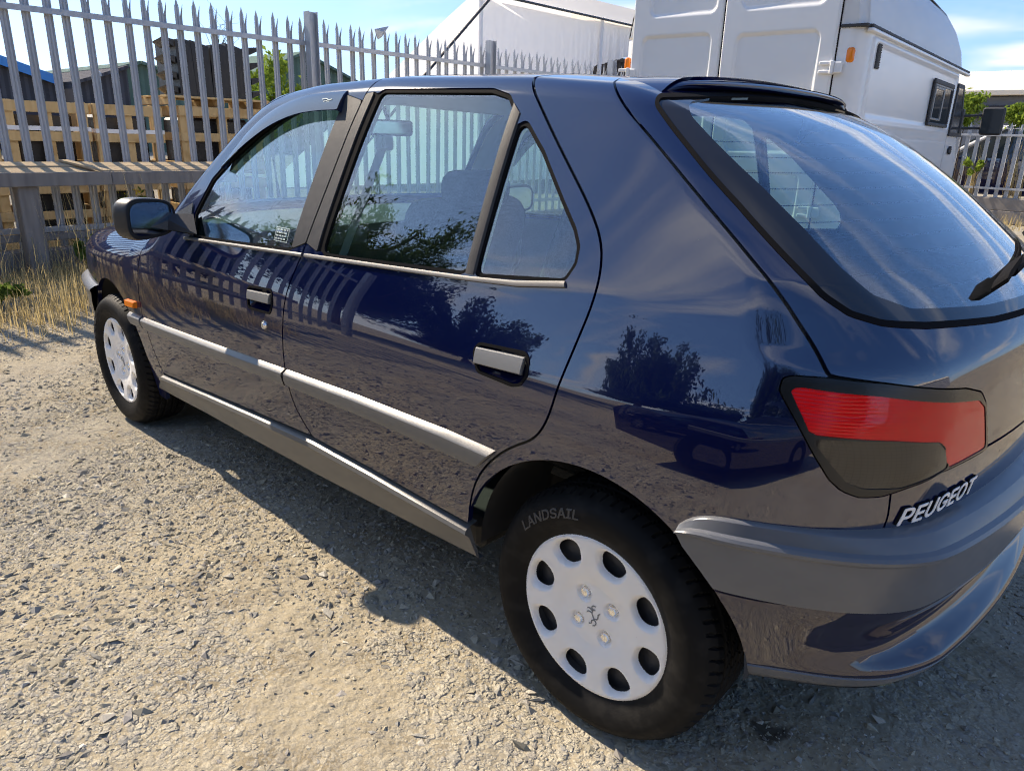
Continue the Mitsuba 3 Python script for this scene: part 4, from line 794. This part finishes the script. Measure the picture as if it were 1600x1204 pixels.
t = np.linspace(0, 1, 60); tri = np.array([[[14.98 + .06 * math.sin(9 * a) * b, -13.6 + 6.3 * a, (5.0 - 4.7 * a) * b] for b in np.linspace(0, 1, 12)] for a in t]); part(MQ, 'end_wall', grid(tri), 'canvas', True)
rs_, rt_ = np.linspace(0, 1, 80), np.linspace(0, 1, 14); ridge = lambda q: np.stack([20 + 0 * q, -23.8 - 8.6 * q, 6.75 + 0 * q], 1); eave = lambda q: np.stack([14.8 + 0 * q, -13.4 - 19 * q, 4.90 + 0 * q], 1)
part(MQ, 'roof', grid(np.stack([eave(rs_) * (1 - w) + ridge(rs_) * w - np.array([0, 0, .16]) * math.sin(math.pi * w) for w in rt_])), 'canvas_roof', True)
part(MQ, 'roof', grid(np.stack([ridge(rs_) * (1 - w) + np.stack([25.2 + 0 * rs_, -24.2 - 8.2 * rs_, 4.9 + 0 * rs_], 1) * w for w in np.linspace(0, 1, 4)])), 'canvas_roof', True)
part(MQ, 'end_wall', grid(np.array([[[15.0, -13.6, 0], [15, -13.6, 4.9]], [[20, -23.8, 0], [20, -23.8, 6.7]], [[25.2, -24.2, 0], [25.2, -24.2, 4.9]]])), 'canvas')
part(MQ, 'eave_rope', tube([(14.78, y, 4.89) for y in (-13.4, -20, -26, -32.2)], .035, 6), 'trim_grey')
part(MQ, 'guy_rope', tube([(14.7, -14.6, 5.55), (14.6, -13.55, 4.66), (14.4, -11.1, 2.62), (14.2, -8.3, .25)], .035, 6), 'black_plastic')
RS_ = thing('ribbed_container', 'dark ribbed steel container beyond the raised edge of the marquee wall', 'container')
yy2 = np.arange(-19.5, -40, -.14); part(RS_, 'side', grid(np.stack([np.stack([17.5 + .05 * (np.arange(len(yy2)) % 4 < 2), yy2, 0 * yy2 + z], 1) for z in (0, 4.15)])), 'clad_grey'); part(RS_, 'roof', cbox((17.45, -40, 4.15), (20, -19.5, 4.3)), 'clad_grey')
GB = thing('grey_building', 'grey building with a pale low roof behind the far fence', 'building')
part(GB, 'wall', cbox((-14, -60, 0), (10.5, -45, 3.95)), 'clad_mid'); part(GB, 'roof', hull([(x, y, z) for x in (-14.5, 14) for y, z in ((-44.3, 4.0), (-44.3, 4.22), (-62, 6.6), (-62, 4.0))]), 'clad_pale')
for z in (2.9, 3.35): part(GB, 'ledge', cbox((-14, -44.98, z), (10.55, -44.7, z + .16), .01), 'clad_grey')
# ---------------------------------------------------------------- the white van
VN = thing('parked_van', 'white high-roof panel van parked behind the hatchback, rear doors towards us', 'van')
VH, VB, V0 = np.array([.065, -.998, 0]) / 1.0001, np.array([.998, .065, 0]) / 1.0001, np.array([1.42, -4.35, 0]); VM = frame(V0, VH, VB, [0, 0, 1.])
def vpart(name, m, b, smooth=False, parent=VN, **k): return part(parent, name, place(m, VM), b, smooth, **k)
W_ = 2.13; rc = [(.14 - .14 * math.cos(t), .14 - .14 * math.sin(t)) for t in np.linspace(0, np.pi / 2, 7)]
pts = []
for z, am, sh in ((.34, 5.25, 0), (.9, 5.30, 0), (1.15, 5.15, 0), (1.30, 4.95, .0), (2.13, 4.25, .0)):
    for a_, b_ in rc: pts += [(a_, b_ + sh, z), (a_, W_ - b_ - sh, z)]
    pts += [(am - .5, sh, z), (am - .5, W_ - sh, z), (am - .12, .12, z), (am - .12, W_ - .12, z), (am, .4, z), (am, W_ - .4, z)]
vpart('body', hull(pts), 'van_white', 20)
pts = []
for z, a0, a1, i in ((2.15, .0, 4.22, .015), (2.32, .005, 4.14, .04), (2.50, .01, 3.92, .09), (2.64, .02, 3.55, .15), (2.76, .03, 2.95, .24), (2.86, .05, 2.1, .40), (2.90, .08, 1.2, .60)):
    for b_ in (i, W_ - i): pts += [(a0, b_ + (.06 if b_ < 1 else -.06), z), (a0 + .07, b_, z), (a1 - .25, b_, z)]
    pts += [(a1, i + .3, z), (a1, W_ - i - .3, z)]
vpart('high_roof', hull(pts), 'van_roof', 30)
vpart('gutter', join([cbox((.04, -.022, 2.128), (4.30, .03, 2.150), .004), cbox((-.02, .0, 2.128), (.05, .20, 2.150), .004)]), 'trim_black'); vpart('gutter_lip', join([cbox((.03, -.03, 2.095), (4.32, .02, 2.125), .008)]), 'van_white')
def pressed(b0, b1, z0, z1, rects, depth, nb=110, nz=190, r=.07):
    B, Z = np.meshgrid(np.linspace(b0, b1, nb), np.linspace(z0, z1, nz), indexing='ij'); d = 0 * B
    for (p0, p1, q0, q1) in rects:
        qx = np.abs(B - (p0 + p1) / 2) - (p1 - p0) / 2 + r; qz = np.abs(Z - (q0 + q1) / 2) - (q1 - q0) / 2 + r
        s = np.minimum(np.maximum(qx, qz), 0) + np.hypot(np.maximum(qx, 0), np.maximum(qz, 0)) - r; t = np.clip(-s / .016, 0, 1); d = np.maximum(d, t * t * (3 - 2 * t) * depth)
    e = np.minimum(np.minimum(B - b0, b1 - B), np.minimum(Z - z0, z1 - Z)); A = -.034 + .028 * np.clip(1 - e / .008, 0, 1) ** 2 + d
    return np.stack([A, B, Z], -1)
for nm, b0, b1, rects in (('r', .215, 1.150, [(.335, 1.030, 1.20, 2.125), (.325, 1.010, 2.30, 2.72), (.34, 1.03, .55, 1.05)]), ('l', 1.162, 2.02, [(1.245, 1.92, 1.20, 2.150), (1.22, 1.86, 2.30, 2.72), (1.25, 1.92, .55, 1.05)])):
    g = grid(pressed(b0, b1, .42, 2.80, rects, .020)); dk = vpart('rear_door', (g[0], g[1]), 'van_white', True)
    part(dk, 'door_edge', place(join([cbox((-.008, b0, .42), (.03, b0 + .01, 2.80)), cbox((-.008, b1 - .01, .42), (.03, b1, 2.80))]), VM), 'van_white')
vpart('door_gap', cbox((-.010, 1.1500, .45), (-.004, 1.1620, 2.78), .001), 'rubber')
vpart('door_gap', cbox((-.006, .205, .42), (-.001, .2145, 2.80), .001), 'rubber')
for b_, s in ((.21, -1), (2.03, 1)):
    for z in (.75, 1.845):
        vpart('hinge', join([cbox((-.075, b_ - .012, z - .05), (-.01, b_ + .012, z + .05), .006), cbox((-.062, b_ + .012, z - .045), (-.038, b_ + .10, z - .018), .006), cbox((-.062, b_ + .012, z + .018), (-.038, b_ + .10, z + .045), .006), cbox((-.05, b_ - .07, z - .04), (-.02, b_ - .012, z + .04), .006)]), 'van_white')
for b_, z in ((.105, 1.935), (2.075, 1.935)):
    lm = rbox((-.022 + (.012), b_ - .030, z - .055), (.06, b_ + .030, z + .055), .022); vpart('marker_lamp', lm, 'lens_amber', 30, label='amber marker lamp')
# pressed panel, vent, seams on the van's side
B_, Z_ = np.meshgrid(np.linspace(.16, 3.75, 160), np.linspace(.62, 2.085, 100), indexing='ij')
def rr_(p0, p1, q0, q1, r=.06):
    qx = np.abs(B_ - (p0 + p1) / 2) - (p1 - p0) / 2 + r; qz = np.abs(Z_ - (q0 + q1) / 2) - (q1 - q0) / 2 + r; return np.minimum(np.maximum(qx, qz), 0) + np.hypot(np.maximum(qx, 0), np.maximum(qz, 0)) - r
s = rr_(.22, 3.70, 1.49, 2.05); t = np.clip(-s / .03, 0, 1); dep = -.016 + .012 * t * t * (3 - 2 * t) - .005 * np.exp(-((Z_ - 1.45) / .012) ** 2) + .004 * np.exp(-((Z_ - 1.36) / .008) ** 2)
e = np.minimum(np.minimum(B_ - .16, 3.75 - B_), np.minimum(Z_ - .62, 2.085 - Z_)); dep = np.where(e < 1e-6, .002, dep)
vpart('side_panel', (lambda g: (g[0], g[1][:, ::-1]))(grid(np.stack([B_, dep, Z_], -1))), 'van_white', True)
vpart('vent', join([cbox((.30, -.014, 1.86), (.40, -.004, 2.045), .003)] + [cbox((.305, -.020, z), (.395, -.012, z + .010), .002) for z in np.arange(1.868, 2.035, .018)]), 'trim_black')
WN = vpart('side_window', join([cbox((2.50, -.035, 1.50), (3.52, -.012, 1.535), .006), cbox((2.50, -.035, 1.905), (3.52, -.012, 1.95), .006), cbox((2.50, -.035, 1.535), (2.56, -.012, 1.905), .006), cbox((3.47, -.035, 1.535), (3.52, -.012, 1.905), .006)]), 'trim_black', label='sliding side window in a dark frame')
part(WN, 'glass', place(cbox((2.55, -.022, 1.53), (3.48, -.016, 1.91), .001), VM), 'van_glass'); part(WN, 'slider_frame', place(join([cbox((2.60, -.030, 1.58), (2.635, -.020, 1.86)), cbox((2.60, -.030, 1.86), (3.08, -.020, 1.885)), cbox((2.60, -.030, 1.56), (3.08, -.020, 1.58)), cbox((3.04, -.030, 1.58), (3.09, -.020, 1.86)), cbox((2.56, -.030, 1.888), (3.47, -.024, 1.905), .002)]), VM), 'silver_handle')
dw = [(3.83, 1.42), (3.83, 1.99), (4.18, 1.99), (4.62, 1.42)]; dm_ = trimesh.creation.extrude_polygon(Polygon(dw).buffer(-.03), .012, engine='earcut'); v = np.array(dm_.vertices)
DR = vpart('cab_door', join([cbox((3.765, -.006, .55), (3.772, -.0005, 2.07), .001), cbox((4.72, -.006, .55), (4.727, -.0005, 1.30), .001)]), 'rubber')
part(DR, 'window', place((np.stack([v[:, 0], -.016 + v[:, 2], v[:, 1]], 1), np.array(dm_.faces)), VM), 'van_glass')
fr_ = trimesh.creation.extrude_polygon(Polygon(dw).difference(Polygon(dw).buffer(-.045)), .016, engine='earcut'); v = np.array(fr_.vertices); part(DR, 'window_frame', place((np.stack([v[:, 0], -.020 + v[:, 2], v[:, 1]], 1), np.array(fr_.faces)), VM), 'trim_black')
part(DR, 'handle', place(join([rbox((4.0, -.03, 1.235), (4.13, -.002, 1.285), .012), rbox((4.045, -.034, 1.215), (4.085, -.002, 1.31), .012)]), VM), 'trim_black', 30)
MR = vpart('door_mirror', rbox((4.545, -.44, 1.45), (4.64, -.20, 1.77), .035, 4), 'trim_black', 30); part(MR, 'mirror_glass', place(rbox((4.538, -.425, 1.47), (4.548, -.215, 1.75), .003), VM), 'van_glass')
part(MR, 'arm', place(join([tube([(4.45, .0, 1.52), (4.58, -.22, 1.53)], .016), tube([(4.45, 0, 1.66), (4.58, -.22, 1.68)], .016), rbox((4.38, -.03, 1.46), (4.5, .01, 1.74), .012)]), VM), 'trim_black', 30)
vpart('windscreen', hull([(4.95, .15, 1.32), (4.95, W_ - .15, 1.32), (4.32, .2, 2.08), (4.32, W_ - .2, 2.08), (4.9, .15, 1.30), (4.9, W_ - .15, 1.30), (4.31, .2, 2.04), (4.31, W_ - .2, 2.04)]), 'van_glass')
wl = lathe([(0, .0), (.16, 0), (.17, .02), (.20, .03), (.30, .03), (.335, .0), (.34, -.05), (.335, -.16), (.2, -.2)], 40)
for a_ in (.95, 4.3):
    for b_, sg in ((-.01, -1), (W_ + .01, 1)):
        m = wl if sg > 0 else (wl[0] * [1, -1, 1], wl[1][:, ::-1]); vpart('wheel', (m[0] + [a_, b_, .335], m[1]), 'tyre', 30)
vpart('rear_bumper', rbox((-.12, .05, .36), (.05, W_ - .05, .50), .03), 'trim_black', 30)

# ---------------------------------------------------------------- dark car beyond the far fence
XC = thing('parked_car', 'dark car half hidden behind the far fence and plants', 'car')
def xp(name, pts, b, sm=25): return part(XC, name, hull([(x * 1.15 + 2.3, y - 16.9, z * 1.22) for x, y, z in pts]), b, sm)
xp('body', [(sx * x, y, z) for sx in (-1, 1) for x, y, z in ((2.1, -.75, .35), (2.15, -.7, .6), (2.05, -.7, .82), (1.3, -.78, .93), (2.1, .75, .35), (2.15, .7, .6), (2.05, .7, .82), (1.3, .8, .93), (0, .86, .6), (0, -.86, .6))], 'paint'); xp('cabin', [(-1.7, -.66, .92), (-1.7, .68, .92), (1.15, .68, .92), (1.15, -.66, .92), (-1.05, .55, 1.42), (.45, .55, 1.43), (-1.05, -.55, 1.42), (.45, -.55, 1.43), (-.3, .5, 1.47), (-.3, -.5, 1.47)], 'van_glass'); xp('roof', [(-1.0, .52, 1.43), (.4, .52, 1.44), (-1.0, -.52, 1.43), (.4, -.52, 1.44), (-.3, .45, 1.49), (-.3, -.45, 1.49), (-.9, .56, 1.40), (.38, .56, 1.40)], 'silver')
for sx in (-1, 1): part(XC, 'pillar', tube([(2.3 + sx * .63 - .35, -16.27, 1.74), (2.3 + sx * 1.5 - .29, -16.05, 1.16)], .035, 6), 'silver')
for x_ in (-1.3, 1.3): part(XC, 'wheel', (lambda m: (m[0] * [.9, 1, .9] + [2.3 + x_, -16.02, .31], m[1]))(wl), 'tyre', 30)

# ---------------------------------------------------------------- plants
def blades(n, fx, fy, hmin, hmax, wid, seed, lean=.35, z0=None, clump=0):
    r = np.random.default_rng(seed); x, y = r.uniform(*fx, n), r.uniform(*fy, n)
    if clump: c = r.integers(0, clump, n); cx, cy = r.uniform(*fx, clump), r.uniform(*fy, clump); x, y = cx[c] + r.normal(0, .05, n), cy[c] + r.normal(0, .05, n)
    h = r.uniform(hmin, hmax, n) * np.clip(meshkit.fbm(np.stack([x, y, 0 * x], 1) * 1.5, 2, 4) * 2.0, .3, 1.2); a = r.uniform(0, 6.28, n); L = np.abs(r.normal(0, lean, n)) * h; dx, dy = np.cos(a), np.sin(a); px, py = -dy, dx
    z = ground_z(x, y) - .01; w = wid * r.uniform(.6, 1.4, n); rows = []
    for t, k in ((0, 1), (.4, .85), (.75, .55), (1, .05)):
        bx, by, bz = x + dx * L * t ** 2, y + dy * L * t ** 2, z + h * (t - .15 * t * t * (L / h)); rows.append(np.stack([np.stack([bx - px * w * k, by - py * w * k, bz], 1), np.stack([bx + px * w * k, by + py * w * k, bz], 1)], 1))
    V = np.stack(rows, 1).reshape(n, 8, 3); q = np.array([[0, 1, 3], [0, 3, 2], [2, 3, 5], [2, 5, 4], [4, 5, 7], [4, 7, 6]])
    return V.reshape(-1, 3), (q[None] + (np.arange(n) * 8)[:, None, None]).reshape(-1, 3)
def leaves(n, c, rad, size, seed, drop=.5):
    """leaf-sized faces in clumps through a crown"""
    r = np.random.default_rng(seed); m = max(6, n // 60); d = r.normal(0, 1, (m, 3)); d /= np.linalg.norm(d, axis=1, keepdims=True); d *= r.uniform(.25, 1, (m, 1)) ** .5 * np.array(rad); k = r.integers(0, m, n)
    p = np.array(c) + d[k] + r.normal(0, 1, (n, 3)) * np.array(rad) * .16; u_ = r.normal(0, 1, (n, 3)); u_ /= np.linalg.norm(u_, axis=1, keepdims=True); v_ = np.cross(u_, r.normal(0, 1, (n, 3))); v_ /= np.linalg.norm(v_, axis=1, keepdims=True); s = size * r.uniform(.6, 1.4, (n, 1))
    V = np.stack([p - u_ * s, p + v_ * s * .45, p + u_ * s, p - v_ * s * .45], 1).reshape(-1, 3); i = np.arange(n)[:, None] * 4
    return V, np.vstack([i + [0, 1, 2], i + [0, 2, 3]])
part('', 'dry_grass', join([blades(9000, (4.7, 6.6), (-.6, 3.2), .08, .30, .0026, 31), blades(900, (4.3, 5.1), (.35, 3.0), .06, .22, .0028, 32), blades(420, (5.6, 6.8), (-1.4, 2.6), .4, .85, .0022, 33, .3), blades(1600, (6.6, 7.3), (-6, 3.0), .2, .6, .003, 34), blades(2600, (6.0, 6.8), (-13, -.6), .12, .4, .003, 36)]), 'grass_dry'); labels['dry_grass'] = {'kind': 'stuff', 'label': 'dry straw-coloured grass along the foot of the fence', 'category': 'grass'}
part('', 'far_grass', join([(lambda m: (m[0] + [0, 0, .42], m[1]))(blades(420, (.6, 4.2), (-14.85, -14.60), .35, 1.05, .006, 35, .22, clump=14)), blades(900, (-4, 5.5), (-14.3, -13.2), .08, .25, .007, 37)]), 'grass_dry'); labels['far_grass'] = {'kind': 'stuff', 'label': 'tall yellow grass growing along the far fence above the sleeper wall', 'category': 'grass'}
WD = [((6.25, -.35), .40, 'green weed in front of the fence beside the timber platform post'), ((5.35, .62), .24, 'low green weed with yellow flowers at the edge of the gravel'), ((6.6, .85), .36, 'green weed at the left edge by the timber platform'), ((6.9, -1.0), .75, 'leafy weed growing behind the fence near the car mirror')]
for j, ((x, y), h, lb) in enumerate(WD):
    k = thing('weed', lb, 'weed'); st = [tube([(x, y, 0), (x + .05 * math.cos(a), y + .05 * math.sin(a), h * .5), (x + .13 * math.cos(a), y + .13 * math.sin(a), h * .9)], [.004, .003, .0015], 4) for a in np.linspace(0, 6, 6)]; part(k, 'stem', join(st), 'weed'); part(k, 'leaf', leaves(260, (x, y, h * .55), (.15, .15, h * .42), .034, 50 + j), 'weed')
    if j in (1, 3): part(k, 'flower', leaves(26, (x, y, h * .9), (.14, .14, h * .12), .014, 70 + j), 'flower_yellow')
for j, (c, rad, n, lb) in enumerate((((3.1, -14.75, 2.05), (.55, .3, .30), 1500, 'bright green climber on top of the far fence beside the van mirror'), ((2.0, -14.7, 1.85), (.45, .25, .24), 900, 'green climber on the far fence at the right edge'), ((2.65, -14.4, 1.0), (.16, .15, .14), 220, 'small green plant low on the far fence'))):
    k = thing('climbing_plant', lb, 'plant'); part(k, 'stem', join([tube([(c[0] + d, c[1] + .1, 0), (c[0] + d * .6, c[1], c[2] - .2), (c[0] + d * 1.5, c[1], c[2] + .1)], [.012, .008, .004], 5) for d in (-.15, .1, .25)]), 'bark'); part(k, 'leaf', leaves(n, c, rad, .045, 80 + j), 'leaf_bright')
k = thing('shrub', 'yellow-green shrub beyond the fence, right of the black mouldings', 'shrub'); part(k, 'trunk', tube([(12, -5.5, 0), (12.05, -5.45, .9), (12, -5.5, 1.8)], [.05, .04, .02], 6), 'bark'); part(k, 'crown', leaves(1600, (12, -5.55, 1.75), (.45, .55, .62), .07, 90), 'leaf_bright')
k = thing('dead_branch', 'bare twigs sticking up above the black mouldings', 'branch'); rr = np.random.default_rng(4); part(k, 'twig', join([tube([(7.9, -2.45, 2.0), (7.9 + rr.normal(0, .06), -2.5 + rr.normal(0, .10), 2.28 + rr.normal(0, .05)), (7.9 + rr.normal(0, .1), -2.52 + rr.normal(0, .17), 2.42 + rr.normal(0, .08))], [.005, .003, .001], 4) for _ in range(14)]), 'bark')
# trees and a dark container on the open side of the yard, which the paint and the glass mirror
TREES = [(14.6, 6.0, 2.7, 1.5), (12.0, 8.9, 8.2, 2.9), (9.4, 10.9, 4.6, 1.9), (4.8, 12.8, 5.9, 1.9), (2.6, 13.0, 3.8, 1.6), (-1.2, 12.6, 8.4, 1.9), (-4.2, 12.0, 8.0, 2.3), (-7.5, 10.5, 6.4, 2.6), (-10.8, 7.0, 5.2, 2.3)]
for j, (x, y, h, r_) in enumerate(TREES):
    k = thing('tree', 'dark leafy tree on the open side of the yard, mirrored in the car', 'tree', 'trees mirrored in the car'); part(k, 'trunk', tube([(x, y, 0), (x + .1, y, h * .35), (x - .1, y + .1, h * .8)], [.16, .12, .04], 8), 'bark')
    if j in (1, 2, 3, 5):  # limbs that fan out, each carrying its own leaves
        r = np.random.default_rng(100 + j); nb = 90; a = r.uniform(0, 6.28, nb); up = r.uniform(.05, 1.0, nb); base = np.array([x, y, h * .22]); tip = base + np.stack([np.cos(a) * r_ * (1.05 - .45 * up), np.sin(a) * r_ * (1.05 - .45 * up), up * h * .76], 1) * r.uniform(.72, 1.06, (nb, 1))
        part(k, 'limb', join([tube([base, base * .5 + t_ * .5 + [0, 0, -.06 * h * .3], t_], [.05, .03, .008], 4, False) for t_ in tip]), 'bark')
        n = 42000; q = r.integers(0, nb, n); t_ = r.uniform(.12, 1.0, n) ** .75; p = base + (tip[q] - base) * t_[:, None] + r.normal(0, 1, (n, 3)) * (.07 + .13 * (1 - t_))[:, None] * r_ * .6; d = (tip[q] - base); d /= np.linalg.norm(d, axis=1, keepdims=True)
        u_ = d + r.normal(0, .5, (n, 3)); u_ /= np.linalg.norm(u_, axis=1, keepdims=True); v_ = np.cross(u_, r.normal(0, 1, (n, 3))); v_ /= np.linalg.norm(v_, axis=1, keepdims=True); s_ = .06 * r.uniform(.6, 1.5, (n, 1)); i4 = np.arange(n)[:, None] * 4
        part(k, 'crown', (np.stack([p - u_ * s_, p + v_ * s_ * .4, p + u_ * s_, p - v_ * s_ * .4], 1).reshape(-1, 3), np.vstack([i4 + [0, 1, 2], i4 + [0, 2, 3]])), 'leaf_dark')
    else: part(k, 'crown', join([leaves(9000, (x, y, h * .58), (r_, r_ * .9, h * .38), .11, 100 + j), leaves(2500, (x, y, h * .72), (r_ * 1.2, r_, h * .36), .08, 130 + j)]), 'leaf_dark')
XC = thing('parked_car', 'dark car parked close behind the camera, mirrored along the lower rear wing', 'car')
def yp(name, pts, b, sm=25): return part(XC, name, hull([(x - 1.0, y + 3.95, z) for x, y, z in pts]), b, sm)
yp('body', [(sx * x, y, z) for sx in (-1, 1) for y0 in (-1, 1) for x, y, z in ((2.05, y0 * .74, .30), (2.12, y0 * .70, .55), (2.0, y0 * .72, .76), (1.3, y0 * .78, .90), (1.5, y0 * .83, .58), (1.5, y0 * .80, .24))], 'paint')
yp('cabin', [(-1.75, -.66, .90), (-1.75, .66, .90), (1.05, .66, .90), (1.05, -.66, .90), (-1.2, .54, 1.36), (.25, .54, 1.38), (-1.2, -.54, 1.36), (.25, -.54, 1.38)], 'van_glass'); yp('roof', [(sx, sy * .535, z) for sx in (-1.18, .22) for sy in (-1, 1) for z in (1.365, 1.39)] + [(-.5, .4, 1.42), (-.5, -.4, 1.42)], 'paint')
for sy in (-1, 1):
    yp('side_strip', [(x, sy * y, z) for x in (-1.45, 1.45) for y, z in ((.825, .56), (.842, .57), (.842, .61), (.825, .62))], 'moulding'); yp('window_frame', [(x, sy * .665, z) for x in (-1.70, 1.0) for z in (.895, .92)] + [(x, sy * .69, .90) for x in (-1.7, 1.0)], 'silver_handle')
    for x_ in (-1.25, 1.25): part(XC, 'wheel', (lambda m: (m[0] * [.88, sy, .88] + [x_ - 1.0, 3.95 + sy * .80, .295], m[1][:, ::sy]))(wl), 'tyre', 30)
WR = thing('warehouse', 'pale warehouse at the far end of the yard, seen only mirrored in the tailgate', 'building'); part(WR, 'wall', cbox((-42, -26, 0), (-34, 8, 4.2)), 'clad_mid'); part(WR, 'roof', hull([(-33.6, -26.5, 4.2), (-33.6, 8.5, 4.2), (-38, -26.5, 5.6), (-38, 8.5, 5.6), (-42.4, -26.5, 4.2), (-42.4, 8.5, 4.2)]), 'clad_pale')
